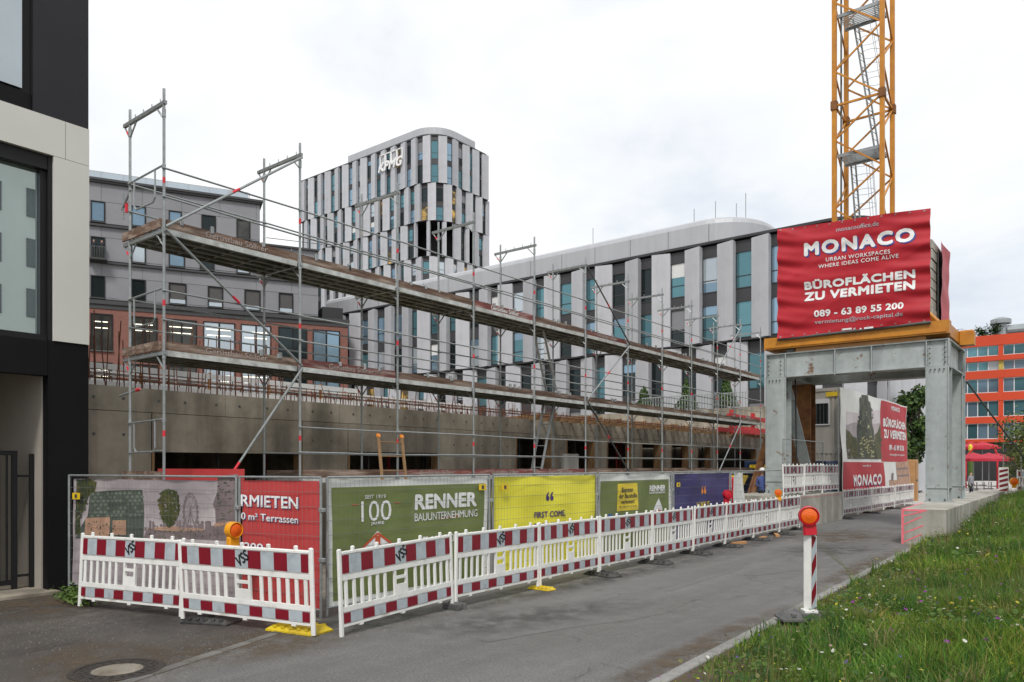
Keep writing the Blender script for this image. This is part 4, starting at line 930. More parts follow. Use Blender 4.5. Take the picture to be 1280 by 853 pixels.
# ================================================================== FOUNDATIONS, PORTAL, CRANE
t = thing('concrete_foundation', 'long concrete foundation with pink spray marks carrying the right portal columns', 'foundation', (-3.9,23,0))
MB().add([(-4.42,22.85,-.05),(-3.36,23.05,-.05),(-3.75,44,-.05),(-4.85,44,-.05),(-4.42,22.85,.95),(-3.36,23.05,.95),(-3.75,44,.95),(-4.85,44,.95)], [(3,2,1,0),(4,5,6,7),(0,1,5,4),(1,2,6,5),(2,3,7,6),(3,0,4,7)]).build('block', 'concrete_light', t)
s = Surf((-4.42,22.85),(-3.36,23.05)); m = MB()
s.sheet(m, 0.01, .07, .0, .95, 1, 1, .004); s.sheet(m, .07, .62, .90, .95, 1, 1, .004)
for k in range(4): s.line(m, .07, .05+k*.24, .50+(.04 if k % 2 else 0), .28+k*.24 if k < 3 else .9, .035, .005)
m.add([(-4.42,22.85,.953),(-4.36,22.86,.953),(-4.56,27,.953),(-4.62,27,.953)], [(0,1,2,3)])
m.build('spray_mark', 'pink_spray', t)
jm = MB()
for yy in (26.5,30.2,34,38): MB().box(-3.36-.0182*(yy-23)-.02,-3.36-.0182*(yy-23)+.004,yy-.012,yy+.012,0,.951).build('joint', 'concrete', t)
t = thing('concrete_foundation', 'concrete foundation beside the barriers carrying the left portal columns', 'foundation', (-9.2,26,0))
MB().bbox(-10.7,-8.25,25.85,31.75,-.05,1.1,.02).build('block', 'concrete_light', t); MB().box(-8.252,-8.244,28.7,28.72,0,1.08).build('joint', 'concrete', t)
m = MB(); m.box(-8.252,-8.243,25.86,31.7,1.02,1.03); m.build('spray_mark', 'pink_spray', t)
PF, PB = 28.0, 31.6                                  # portal front and back
CL, CR = (-10.0,-9.25), (-4.68,-4.0)
PZ0, PZ1, PZ2 = 1.1, 5.40, 6.30
pt = thing('crane_portal', 'grey steel portal frame straddling the road under the tower crane', 'portal', (-7,PF,0))
def column(x0, x1, y0, y1, zb, mt, nm='column'):
    # H section: two flange plates facing front and back, a web and stiffener plates
    m = MB(); xm = (x0+x1)/2
    m.box(x0,x1,y0,y0+.03,zb,PZ1).box(x0,x1,y1-.03,y1,zb,PZ1).box(xm-.02,xm+.02,y0+.03,y1-.03,zb,PZ1)
    m.box(x0-.05,x1+.05,y0-.05,y1+.05,zb-.0,zb+.03)
    for z in (zb+.45, PZ1-.03): m.box(x0+.003,xm-.02,y0+.03,y1-.03,z,z+.03).box(xm+.02,x1-.003,y0+.03,y1-.03,z,z+.03)
    for xx in (x0,x1-.03): m.box(xx,xx+.03,y0-.035,y0,zb+.03,PZ1)
    m.box(x0+.03,x1-.03,y0-.03,y0,zb+.45,zb+.48)
    c = m.build(nm, mt, pt)
    for xx in (x0+.12,x1-.12): MB().lathe((xx,y0-.02,zb+.03),[(.03,0),(.03,.05),(.012,.05),(.012,.09)],6).build('anchor_bolt', 'steel_dark', c)
    return c
for (x0,x1), zb in ((CL,1.1),(CR,.95)):
    column(x0,x1,PF,PF+.62,zb,'portal_grey'); column(x0,x1,PB-.62,PB,zb,'rust' if x0 < -8 else 'portal_grey')
def girder(x0, x1, y0, y1, along, nm='girder'):
    m = MB()
    if along == 'x':
        ym = (y0+y1)/2; m.box(x0,x1,y0,y1,PZ1,PZ1+.04).box(x0,x1,y0,y1,PZ2-.04,PZ2).box(x0+.01,x1-.01,ym-.2,ym-.17,PZ1+.04,PZ2-.04).box(x0+.01,x1-.01,ym+.17,ym+.2,PZ1+.04,PZ2-.04)
    else:
        xm = (x0+x1)/2; m.box(x0,x1,y0,y1,PZ1,PZ1+.04).box(x0,x1,y0,y1,PZ2-.04,PZ2).box(xm-.2,xm-.17,y0+.01,y1-.01,PZ1+.04,PZ2-.04).box(xm+.17,xm+.2,y0+.01,y1-.01,PZ1+.04,PZ2-.04)
    g = m.build(nm, 'portal_grey', pt); return g
gf = girder(CL[0],CR[1],PF-.002,PF+.6,'x'); girder(CL[0],CR[1],PB-.6,PB,'x')
girder(CL[0],CL[1],PF+.602,PB-.602,'y'); girder(CR[0],CR[1],PF+.602,PB-.602,'y')
for x in (CL[0]+.01,CL[1]-.03,-7.55,-6.35,CR[0]+.01,CR[1]-.03):
    MB().box(x,x+.03,PF-.03,PF+.128,PZ1-.04 if -8 < x < -6 else PZ1+.041,PZ2-.041).build('stiffener', 'portal_grey', gf)
for y in (PF+.03,PB-.06): MB().box(CR[1]-.12,CR[1]+.02,y,y+.03,PZ1+.041,PZ2-.041).build('stiffener', 'portal_grey', pt)
MB().bar((CL[1]+.05,PB-.7,1.2),(CL[1]+.02-.35,PF+.8,PZ1-.02),.06,.42,up=(1,0,0)).build('inclined_brace', 'portal_grey', pt)
MB().tube((CL[1]+.25,PF+.5,1.1),(CL[1]+.05,PF+.9,PZ1),.03,6).build('cable', 'black', pt)
MB().tube((CR[1]+.03,PB,PZ1-.2),(CR[1]+1.9,PB+6,.95+.6),.035,6).build('strut', 'steel_dark', pt)
MB().box(CL[0]+1.1,CR[0]+.0,PF+.02,PF+.3,PZ2+.0,PZ2+.14).build('packing_timber', 'ply', pt)
MB().bbox(CL[0]+.75,CL[0]+1.02,PF-.0,PF+.12,PZ2,PZ2+.13,.02).build('work_light', 'steel_dark', pt)
bm3 = MB().lathe((0,0,0),[(.028,0),(.028,.025),(.012,.026),(.012,.045)],6,axis='y').mesh('bolt','steel_dark')
for x0 in (CL[0],CR[0]):
    for k in range(5):
        for q in (0,1): inst('bolt', bm3, pt, (x0+.12+q*.45+7.0, -.03, PZ1+.12+k*.16))
for x0 in (CL[0],CR[0]):
    for k in range(4): inst('bolt', bm3, pt, (x0+.15+k*.13+7.0, -.035, PZ1-.1))
# crane
MXc, MYc, MW = -7.05, 29.95, 1.62
cr_ = thing('tower_crane', 'orange lattice tower crane mast rising above the red banner', 'crane', (MXc,MYc,PZ2))
YZ0, YZ1 = PZ2+.15, PZ2+.58
fbm = MB().box(CL[0]-.02,CR[1]+.02,PF-.12,PF+.32,YZ0,YZ1); fbm.box(CL[0]+.05,CR[1]-.05,PF-.15,PF-.121,YZ0+.05,YZ0+.08)
fbm.build('base_beam', 'crane_orange', cr_); MB().box(CL[0],CR[1],PB-.5,PB,YZ0,YZ1).build('base_beam', 'crane_orange', cr_)
for x in (CL[0]+.02,CR[0]+.15): MB().box(x,x+.5,PF+.33,PB-.51,YZ0-.02,YZ1-.05).build('base_beam', 'crane_orange', cr_)
MB().bbox(CR[1]-.05,CR[1]+.42,PF+2.3,PF+2.8,YZ0-.1,YZ1-.02,.05).build('beam_end', 'crane_orange', cr_)
MB().bar((CR[0]+.3,PF+.3,YZ1),(MXc+.9,MYc-.5,YZ1+2.0),.16,.16).build('strut', 'crane_orange', cr_)
MB().bar((CL[1]-.3,PF+.3,YZ1),(MXc-.9,MYc-.5,YZ1+2.0),.16,.16).build('strut', 'crane_orange', cr_)
hw = MW/2; cz = YZ1; CT = 26.
cm = MB().box(-.075,.075,-.075,-.05,0,CT-cz).box(-.075,-.05,-.05,.075,0,CT-cz).box(-.05,.075,.05,.075,0,CT-cz).box(.05,.075,-.05,.05,0,CT-cz).mesh('chord', 'crane_orange')
for sx in (-1,1):
    for sy in (-1,1): inst('chord', cm, cr_, (sx*hw, sy*hw, cz-PZ2))
step = 1.27; zs = [15.4+step*k for k in range(-7, 9)]
for fi, (a, b) in enumerate((((-1,-1),(1,-1)),((-1,1),(1,1)),((-1,-1),(-1,1)),((1,-1),(1,1)))):
    for k in range(len(zs)-1):
        p, q = (a, b) if k % 2 == 0 else (b, a)
        p = (MXc+p[0]*hw, MYc+p[1]*hw, zs[k]); q = (MXc+q[0]*hw, MYc+q[1]*hw, zs[k+1])
        MB().bar(p, q, .055, .055).build('lattice_brace', 'crane_orange' if fi != 3 else 'crane_orange', cr_)
for zc in (15.4, 15.4-6*step, 15.4+6*step):
    m = MB()
    for (a, b) in (((-1,-1),(1,-1)),((-1,1),(1,1)),((-1,-1),(-1,1)),((1,-1),(1,1))): m.bar((MXc+a[0]*hw,MYc+a[1]*hw,zc),(MXc+b[0]*hw,MYc+b[1]*hw,zc),.07,.07)
    m.build('ring_frame', 'crane_orange', cr_)
    for a in (-1,1):
        for b in (-1,1): MB().box(MXc+a*hw-.11,MXc+a*hw+.11,MYc+b*hw-.11,MYc+b*hw+.11,zc-.16,zc+.16).build('joint_collar', 'rust', cr_)
for zc, off in ((13.55,0),(18.7,1)):
    m = MB()
    for k in range(9): m.box(MXc-hw+.1,MXc+hw-.1,MYc-hw+.12+k*.115,MYc-hw+.15+k*.115,zc,zc+.03)
    m.box(MXc+.2,MXc+hw-.1,MYc+.2,MYc+.28,zc-.05,zc+.1)
    m.box(MXc-hw+.08,MXc+hw-.08,MYc-hw+.06,MYc-hw+.1,zc-.06,zc+.06).box(MXc-hw+.08,MXc+hw-.08,MYc+.28,MYc+.33,zc-.08,zc+.06)
    m.build('platform', 'galv_roof', cr_)
for (z0, z1, x0, x1) in ((13.6,19.0,.35,-.45),(8.4,13.9,-.15,-.55),(18.8,24,.35,-.45)):
    lm = MB(); y = MYc+.35
    for dx in (0,.34): lm.bar((MXc+x0+dx*.25,y+dx,z0),(MXc+x1+dx*.25,y+dx,z1),.03,.06)
    n = int((z1-z0)/.28)
    for k in range(n): f = (k+.5)/n; lm.tube((MXc+x0+(x1-x0)*f,y,z0+(z1-z0)*f),(MXc+x0+(x1-x0)*f+.085,y+.34,z0+(z1-z0)*f),.012,5)
    lo = lm.build('ladder', 'steel', cr_)
    cg = MB()
    for k in range(6):
        f = .42+k*.1; c = (MXc+x0+(x1-x0)*f, y+.15, z0+(z1-z0)*f)
        pts = [(c[0]+.36+.36*math.cos(t_), c[1]+.36*math.sin(t_), c[2]+.1) for t_ in [2*PI*i/14 for i in range(15)]]; cg.path(pts, .008, 4)
    for an in (-1.0,-.3,.4,1.1):
        f0, f1 = .42, .92; cg.tube((MXc+x0+(x1-x0)*f0+.36+.36*math.cos(an), y+.15+.36*math.sin(an), z0+(z1-z0)*f0+.1),(MXc+x0+(x1-x0)*f1+.36+.36*math.cos(an), y+.15+.36*math.sin(an), z0+(z1-z0)*f1+.1),.008,4)
    cg.build('safety_cage', 'steel', lo)
MB().tube((MXc-hw+.2,MYc-hw+.15,cz),(MXc-hw+.2,MYc-hw+.15,CT),.035,6).build('power_cable', 'steel_dark', cr_)
# ballast
bt = thing('ballast_blocks', 'stacked pale concrete ballast blocks beside the crane foot behind the red banner', 'ballast', (-4.6,29.8,YZ1-.07))
for k in range(9):
    MB().bbox(-5.4+random.uniform(-.02,.02),-4.6+random.uniform(-.02,.03),28.6,31.2,YZ1-.05+k*.33,YZ1-.05+k*.33+.31,.03).build('block', 'concrete_light', bt)
for k in range(9): MB().bbox(-9.7,-8.8,28.5,31.2,YZ1-.05+k*.33,YZ1-.05+k*.33+.31,.03).build('block', 'concrete_light', bt)
# big red banner
bx0, bx1, BY = onY(972,27.78), onY(1163,27.78), 27.78
def bigrip(a, z):
    e1 = math.exp(-((a-0)/.9)**2); e2 = math.exp(-((a-5)/.9)**2)
    w = .030*math.sin(8.5*z+.9*a+1.5*math.sin(a*.9))*(.35+1.3*(e1+e2))+.018*math.sin(5.2*z-1.1*a+.6)+.012*math.sin(17*z+2.0*a+2*math.sin(a*1.7))*(.4+e1+e2)+.02*math.sin(1.9*a+.5)
    w += .028*(1-abs(math.sin(2.3*z+.55*a+.8*math.sin(a*.8+.4))))**3*(.5+.8*(e1+e2))+.022*(1-abs(math.sin(1.7*z-.9*a+.9)))**4
    return w
zt = lambda a: (zY(972,424,BY)+(zY(1163,402,BY)-zY(972,424,BY))*a/5.0, zY(972,287,BY)+(zY(1163,260,BY)-zY(972,287,BY))*a/5.0)
t, s = banner('huge red advertising banner with white lettering hung on the crane foot', (bx0,BY), (bx1,BY), zt(0)[0], zt(0)[1], 'banner_red', bigrip, 90, 70, zt)
MB().tube((bx0,BY+.04,zt(0)[0]-.02),(bx1,BY+.04,zt(5)[0]-.02),.05,8).build('batten', 'steel_dark', t)
MB().box(bx0+.1,bx1-.1,BY+.09,BY+.15,zt(0)[0]+.1,zt(5)[1]-.5).build('backing_board', 'steel_dark', t)
N_ = lambda x, y: (950+x*.2228, 250+y*.2228)
def btx(w_, x0, yt, yb, x1, yt1, mt, off=.014, sh=None):
    (px0, py0), (_, py1), (px1, pyr) = N_(x0,yt), N_(x0,yb), N_(x1,yt1)
    a0, a1 = onY(px0,BY)-bx0, onY(px1,BY)-bx0; z1, z0 = zY(px0,py0,BY), zY(px0,py1,BY); zr = zY(px1,pyr,BY)
    if sh: put(t, s, 'lettering_shadow', 'ink_blue', lambda m: s.text(m, w_, a0+sh, a1+sh, z0-sh, z1-sh, off-.005, 0, dz=(zr-z1)/(a1-a0), cut=.09))
    put(t, s, 'lettering', mt, lambda m: s.text(m, w_, a0, a1, z0, z1, off, 0, dz=(zr-z1)/(a1-a0), cut=.09))
btx('monacooffice.de',428,155,180,668,120,'board_grey'); btx('MONACO',248,245,320,868,152,'ink_white',.018,.045)
btx('URBAN WORKSPACES',370,325,347,732,280,'ink_white'); btx('WHERE IDEAS COME ALIVE',328,365,386,778,303,'ink_white')
btx('BÜROFLÄCHEN',250,455,508,872,382,'ink_white'); btx('ZU VERMIETEN',250,522,572,872,450,'ink_white')
btx('089 - 63 89 55 200',305,622,660,806,572,'ink_white'); btx('vermietung@rock-capital.de',308,675,705,804,628,'board_grey')
def foot_(m):
    for x0, x1 in ((460,515),(585,637)): a0, a1 = onY(N_(x0,0)[0],BY)-bx0, onY(N_(x1,0)[0],BY)-bx0; z = zY(N_(x0,0)[0], N_(0,728)[1]-.06*(x0-460)*.2, BY); s.sheet(m, a0, a1, z-.03, z+.03, 3, 1, .012)
    for x0 in (530,565): a0 = onY(N_(x0,0)[0],BY)-bx0; z = zY(N_(x0,0)[0],N_(0,722)[1],BY); s.poly(m, [(a0-.05,z-.03),(a0+.05,z-.03),(a0,z+.03)], .012)
put(t, s, 'logo_strip', 'ink_white', foot_)
for k in range(12):
    a = .12+k*.425
    for side in (0,1): put(t, s, 'eyelet', 'steel', lambda m: s.ring(m, a, zt(a)[side]+(.06 if side == 0 else -.06), .022, .014, .012, n=10))
# side banner at the right flank, folded round the ballast
m0 = -4.45
t, s = banner('narrow red banner folded round the right flank of the crane ballast', (m0,29.25), (m0,31.2), YZ1+.02, 9.85, 'banner_red', lambda a, z: .02*math.sin(2.3*z+2*a)+.012*math.sin(7*z+a)+.05*math.exp(-a/.3), 24, 40)
MB().box(m0-.10,m0-.07,29.4,31.15,YZ1+.03,9.6).build('backing_board', 'steel_dark', t)
# ================================================================== site office, skip, printed hoarding
t = thing('site_containers', 'two stacked beige site office containers behind the portal', 'container', (-12,36,0))
for lv in (0,1):
    z = lv*2.85; b = MB().box(-12.7,-9.45,36,38.4,z+.001,z+2.84); o = b.build('body', 'container_beige', t)
    rm = MB()
    for k in range(16):
        x = -12.55+k*.2
        if not (lv == 1 and any(abs(x-c) < .62 for c in (-12.0,-10.4))): rm.box(x-.05,x+.05,35.96,35.999,z+.15,z+2.7)
    tag(rm.build('corrugation', 'container_beige', o), kind='stuff')
    for z_ in (z+.0,z+2.7): MB().box(-12.72,-9.43,35.95,35.99,z_+.002,z_+.148).build('edge_rail', 'container_beige', o)
    for c in (-12.0,-10.4):
        wf = MB().box(c-.5,c+.5,35.93,35.99,z+1.15,z+1.2).box(c-.5,c+.5,35.93,35.99,z+2.15,z+2.35).box(c-.5,c-.45,35.93,35.99,z+1.2,z+2.15).box(c+.45,c+.5,35.93,35.99,z+1.2,z+2.15)
        w_ = wf.build('window', 'frame_white', o); MB().box(c-.45,c+.45,35.97,35.99,z+1.2,z+2.15).build('pane', 'glass_dark', w_)
        g = MB()
        for k in range(6): g.box(c-.4+k*.16-.01,c-.4+k*.16+.01,35.94,35.96,z+1.2,z+2.15)
        g.build('window_bars', 'steel_dark', w_)
for k, x in enumerate((-11.9,-9.75)): MB().box(x-.3,x+.3,35.9,35.94,5.3,5.5).build('sign', 'yellow', t)
t = thing('waste_skip', 'dark blue steel container with yellow stripes behind the raised barriers', 'container', (-11,34.6,0))
MB().bbox(-13.0,-9.4,33.6,35.6,.0,2.35,.04).build('body', 'container_blue', t)
for k in range(8): MB().box(-12.9+k*.48,-12.8+k*.48,33.52,33.599,.1,2.2).build('rib', 'container_blue', t)
for x in (-12.2,-10.2): MB().box(x-.5,x+.5,33.49,33.519,2.02,2.18).build('stripe', 'yellow', t)
t = thing('yellow_trough', 'yellow steel concrete trough standing behind the open wire fence', 'trough', (-10.9,26.0,0))
tz = MB().add([(-11.6,25.0,1.0),(-10.2,25.0,1.0),(-10.2,25.8,1.0),(-11.6,25.8,1.0),(-11.9,24.8,1.8),(-9.9,24.8,1.8),(-9.9,26.0,1.8),(-11.9,26.0,1.8)], [(3,2,1,0),(4,5,6,7),(0,1,5,4),(1,2,6,5),(2,3,7,6),(3,0,4,7)]); tz.build('hopper', 'yellow', t)
MB().box(-11.95,-9.85,24.74,24.8,1.7,1.82).box(-11.8,-10.0,24.8,24.9,1.36,1.44).build('rim', 'yellow', t)
for x in (-11.5,-10.3):
    for y in (25.1,25.7): MB().box(x-.04,x+.04,y-.04,y+.04,0,1.02).build('leg', 'rust', t)
HX = -9.2; hy0, hy1 = 35.2, 49.3
t, s = banner('large printed hoarding with tower picture and red rental advertisement by the far barriers', (HX,hy0), (HX,hy1), .7, 5.62, 'banner_white', lambda a, z: .05*math.sin(a*.9+z)+.02*math.sin(z*3+a*2), 50, 20, cat='hoarding')
m = MB()
for k in range(6): y = hy0+k*(hy1-hy0)/5; m.tube((HX-.12,y,0),(HX-.12,y,5.6),.04,6)
for z in (.8,2.9,5.5): m.tube((HX-.12,hy0,z),(HX-.12,hy1,z),.03,6)
m.build('frame', 'steel', t)
ym = onX(1101.5,HX)-hy0; W = hy1-hy0; zm = 2.33
put(t, s, 'red_field', 'banner_red', lambda m: s.sheet(m, ym, W-.1, zm+.02, 5.55, 24, 14, .01))
put(t, s, 'red_field', 'banner_red', lambda m: s.sheet(m, .1, onX(1105,HX)-hy0, .72, zm-.02, 24, 8, .01))
Z_ = lambda x, y: (onX(1040+x*.176,HX)-hy0, zX(1040+x*.176, 470+y*.176, HX))
def zp(name, mt, pts, off=.016): put(t, s, name, mt, lambda m: [s.poly(m, [Z_(*p) for p in pl_], off) for pl_ in pts])
zp('printed_sky_mid', 'print_pale', [[(104,250),(200,270),(345,240),(352,590),(110,590)]], .008)
zp('printed_sky_low', 'print_mauve', [[(106,350),(160,330),(250,350),(345,335),(352,590),(110,590)]], .012)
zp('printed_tower', 'print_tower', [[(180,590),(176,360),(186,300),(183,160),(196,150),(204,165),(204,135),(254,138),(256,175),(272,190),(282,300),(286,360),(296,380),(300,590)]])
zp('printed_trees', 'print_leaf', [[(112,590),(106,380),(130,400),(150,430),(176,440),(182,590)]], .014)
zp('printed_trees', 'print_leaf', [[(300,590),(300,420),(325,400),(345,340),(352,590)]], .020)
zp('printed_glow', 'print_glow', [[(240,350),(262,350),(258,372),(240,372)],[(232,255),(238,255),(236,285),(230,285)],[(190,340),(198,300),(196,350)]], .024)
random.seed(21)
def tw(m):
    for i in range(60):
        x, y = random.uniform(186,290), random.uniform(300,580); k = random.uniform(2,6); s.poly(m, [Z_(x,y),Z_(x+k,y+1),Z_(x+k,y+k*1.5),Z_(x-1,y+k*1.2)], .022)
put(t, s, 'printed_windows', 'print_tile_b', tw)
def blobs(lo, hi, y0, y1, n, k0, k1, off):
    def f(m):
        for i in range(n):
            x, y = random.uniform(lo,hi), random.uniform(y0,y1); k = random.uniform(k0,k1); s.poly(m, [Z_(x-k,y),Z_(x,y+k*1.2),Z_(x+k,y+k*.2),Z_(x+k*.3,y-k)], off+.0006*(i%12))
    return f
put(t, s, 'printed_glow', 'print_glow', blobs(200,290,430,580,70,2,7,.024))
put(t, s, 'printed_leaves', 'print_leaf', blobs(110,350,440,585,150,4,12,.021))
put(t, s, 'printed_facade', 'print_tower', blobs(180,290,170,420,90,3,9,.0225))
put(t, s, 'printed_facade_light', 'print_tile_b', blobs(186,282,180,430,45,2,5,.025))
zp('printed_street', 'print_warm', [[(455,615),(540,605),(548,780),(470,785)],[(410,740),(470,740),(470,790),(410,795)]], .016)
zp('printed_street_detail', 'print_dusk', [[(462,655),(530,650),(530,662),(462,667)],[(465,705),(535,700),(535,712),(465,717)],[(428,690),(440,690),(440,745),(428,745)]], .022)
for w_, x0, yt, yb, x1 in (('MONACO',413,212,245,476),('BÜROFLÄCHEN',368,288,360,522),('ZU VERMIETEN',372,378,442,522),('089 - 63 89 55 200',408,488,528,502),('vermietung@rock-capital.de',410,550,570,502)):
    a0, z1 = Z_(x0,yt); _, z0 = Z_(x0,yb); a1 = Z_(x1,yt)[0]; put(t, s, 'lettering', 'ink_white', lambda m: s.text(m, w_, a0, a1, z0, z1, .022, 0, cut=.15))
a0, z1 = Z_(148,702); _, z0 = Z_(148,788); a1 = Z_(342,702)[0]
s_ = s; put(t, s, 'lettering_shadow', 'ink_blue', lambda m: s.text(m, 'MONACO', a0+.06, a1+.06, z0-.05, z1-.05, .016, 0, cut=.15)); put(t, s, 'lettering', 'ink_white', lambda m: s.text(m, 'MONACO', a0, a1, z0, z1, .026, 0, cut=.15))
a0, z1 = Z_(218,630); _, z0 = Z_(218,645); a1 = Z_(272,630)[0]; put(t, s, 'lettering', 'ink_white', lambda m: s.text(m, 'monacooffice.de', a0, a1, z0, z1, .016, 0))
t = thing('plywood_box', 'tall plywood box standing at the end of the printed hoarding', 'box', (-9.3,51,0)); MB().bbox(-9.6,-8.95,50.4,51.2,0,2.5,.03).build('panel', 'ply', t); MB().box(-8.949,-8.92,50.6,51.0,1.2,1.3).build('handle', 'steel_dark', t)
MB().box(-8.949,-8.935,50.41,50.5,.1,2.4).build('batten','wood',t)
# mobile fence and beacon at the right, behind the foundation
fence((-4.0,44.3),(-3.15,43.0),'bundle of wire fence posts behind the right end of the long foundation', z0=.75, h=2.5)
bb = thing('traffic_beacon', 'red and white beacon behind the right end of the long foundation', 'beacon', (-3.75,41.8,.8), R(10))
m = MB(); m.bbox(-.2,.2,-.03,.03,0,1.25,.02).build('board', 'white_plastic', bb, local=True); m = MB()
for k in range(5): z = .08+k*.23; m.add([(-.17,-.034,z),(.17,-.034,z+.1),(.17,-.034,min(1.2,z+.22)),(-.17,-.034,min(1.2,z+.12))], [(0,1,2,3)], 0)
m.build('striped_foil', 'board_red', bb, local=True)
lamp((-3.35,42.0,1.1), R(30), 'orange lamp beside the far beacon near the timber fence', 'lamp_yellow', 'lens_orange', .16)
t = thing('timber_fence', 'brown vertical board fence behind the small tree at the right edge', 'fence', (0,48,.3))
pm_ = MB().bbox(-.09,.09,-.015,.015,0,2.4,.005).mesh('board', 'brown_planks')
for k in range(40): inst('board', pm_, t, (-3.6+k*.2, 0, random.uniform(-.02,.03)))
MB().box(-3.8,4.4,48.02,48.08,2.3,2.4).box(-3.8,4.4,48.02,48.08,1.0,1.1).build('rail', 'wood', t)
# ================================================================== FAR BUILDINGS
rg = random.Random(9)
def window_unit(w, h, sp_top, sp_bot, fr=.07, depth=.28):
    """dark framed strip window; local x along the facade, -y outwards; spandrels above and below the pane"""
    m = MB(); a, b = sp_bot, h-sp_top
    if sp_top > .02: m.box(-w/2,w/2,-.02,.1,b,h)
    if sp_bot > .02: m.box(-w/2,w/2,-.02,.1,0,a)
    m.box(-w/2,-w/2+fr,-.05,.1,a,b).box(w/2-fr,w/2,-.05,.1,a,b).box(-w/2+fr,w/2-fr,-.05,.1,b-fr,b).box(-w/2+fr,w/2-fr,-.05,.1,a,a+fr)
    c_ = a+(b-a)*.34; m.box(-w/2+fr,w/2-fr,-.01,.08,c_-.025,c_+.025)
    p = MB().box(-w/2+fr,w/2-fr,.03,.05,a+fr,b-fr)
    return m, p
def wedge(w, h, d0, d1):
    """facade panel whose front leans from one edge to the other"""
    return MB().add([(-w/2,-d0,0),(w/2,-d1,0),(w/2,.1,0),(-w/2,.1,0),(-w/2,-d0,h),(w/2,-d1,h),(w/2,.1,h),(-w/2,.1,h)], [(3,2,1,0),(4,5,6,7),(0,1,5,4),(1,2,6,5),(2,3,7,6),(3,0,4,7)])
class Path:
    def __init__(s, pts):                            # polyline in plan
        s.p = [Vector(q) for q in pts]; s.c = [0]
        for a, b in zip(s.p, s.p[1:]): s.c.append(s.c[-1]+(b-a).length)
        s.len = s.c[-1]
    def at(s, d):
        for i in range(len(s.p)-1):
            if d <= s.c[i+1] or i == len(s.p)-2:
                f = (d-s.c[i])/(s.c[i+1]-s.c[i]); v = s.p[i+1]-s.p[i]; return s.p[i]+v*f, math.atan2(v.y, v.x)
def arc(cx, cy, r, a0, a1, n): return [(cx+r*math.cos(a0+(a1-a0)*i/n), cy+r*math.sin(a0+(a1-a0)*i/n)) for i in range(n+1)]
GL = ['glass_teal']*6+['glass_dark']*6+['glass_blue']*4+['glass_pale']*2+['glass_lit']
def strip_facade(t, path, rows, pitch, pw, s0=0, s1=None, skip=lambda s, r: False, glass=GL, lit=0., sh=.0, wd=(.18,.56), drop=None, blp=.3):
    """rows: (z0, z1, floors). panels alternate with strip windows; every other row is shifted by half a pitch"""
    s1 = s1 or path.len; L0 = root_loc(t); ww = pitch-pw; cache = {}
    for r, (z0, z1, nf) in enumerate(rows):
        n = int((s1-s0)/pitch); h = z1-z0-.10; fh = h/nf
        pk = [wedge(pw,h,*wd).mesh('facade_panel','panel_light'), wedge(pw,h,wd[1],wd[0]).mesh('facade_panel','panel_light')]
        wm, pmb = window_unit(ww+.06, fh, .75, .12); wm = wm.mesh('window','anthracite_mid'); bls = [MB().box(-(ww+.06)/2+.075,(ww+.06)/2-.075,.02,.028,.12+(fh-.87)*f0+.08,fh-.83).mesh('blind', bmat_) for f0, bmat_ in ((.25,'glass_pale'),(.55,'frame_white'),(.4,'grey_clad'),(.7,'glass_blue'))]; pms = {g: pmb.mesh('pane', g) for g in set(glass)|{'glass_lit'}}
        for k in range(n+1):
            s = s0+(k+(.5 if r % 2 else 0)*sh)*pitch
            if s+pitch > s1+.3: continue
            p, an = path.at(min(s+pw/2, path.len)); 
            if not skip(s, r): inst('facade_panel', pk[(k+r) % 2] if rg.random() < .8 else pk[0], t, (p.x-L0[0],p.y-L0[1],z0-L0[2]), an)
            else: inst('facade_panel', pk[0], t, (p.x-L0[0],p.y-L0[1],z0-L0[2]), an, scale=(.45,1,1))
            p, an = path.at(min(s+pw+ww/2, path.len))
            if skip(s, r): continue
            for f in range(nf):
                wo = inst('window', wm, t, (p.x-L0[0],p.y-L0[1],z0-L0[2]+f*fh), an)
                g = 'glass_lit' if rg.random() < lit else rg.choice([q for q in glass if q != 'glass_lit'])
                inst('pane', pms[g], wo)
                if g != 'glass_lit' and rg.random() < blp: inst('blind', rg.choice(bls), wo)
def core(t, pts, z0, z1, mt='anthracite', name='wall'): MB().prism(pts, z0, z1).build(name, mt, t)
# ---- long low office building with curved metal roof
FY = 51.3; XE = -11.6
t = thing('office_building', 'long low office building with pale vertical panels and curved metal roof', 'building', (-30,FY,0))
outer = [(-66,FY)]+arc(XE-2.6, FY+2.6, 2.6, -PI/2, 0, 6)+[(XE,FY+17.5)]
pth = Path(outer)
core(t, [(x, y) for x, y in [(-66,FY+.12)]+arc(XE-2.72, FY+2.72, 2.6, -PI/2, 0, 6)+[(XE-.12,FY+17.5),(-66,FY+17.5)]], -.02, 17.9)
X0 = onY(748.4,FY); pit = 2.49; s0 = (X0+66) % pit
strip_facade(t, pth, [(10.95,18.0,2)], pit, 1.32, s0, lit=.0)
strip_facade(t, pth, [(3.9,10.85,2)], pit, 1.32, s0+.9, lit=.13, glass=['glass_teal']*4+['glass_dark']*9)
strip_facade(t, pth, [(.2,3.8,1)], pit, 1.32, s0+.2, lit=.05, glass=['glass_dark'])
MB().prism([(x,y-.42) for x,y in outer[:1]]+arc(XE-2.6, FY+2.6, 3.02, -PI/2, 0, 6)+[(XE+.42,FY+17.6),(-66,FY+17.6)], 10.83, 10.94).build('floor_band', 'anthracite', t)
rp_ = [(-66,FY-.25)]+arc(XE-2.6, FY+2.6, 2.85, -PI/2, 0, 6)+[(XE+.25,FY+17.6),(-66,FY+17.6)]
MB().prism(rp_, 18.02, 18.2).build('roof_edge', 'anthracite_mid', t)
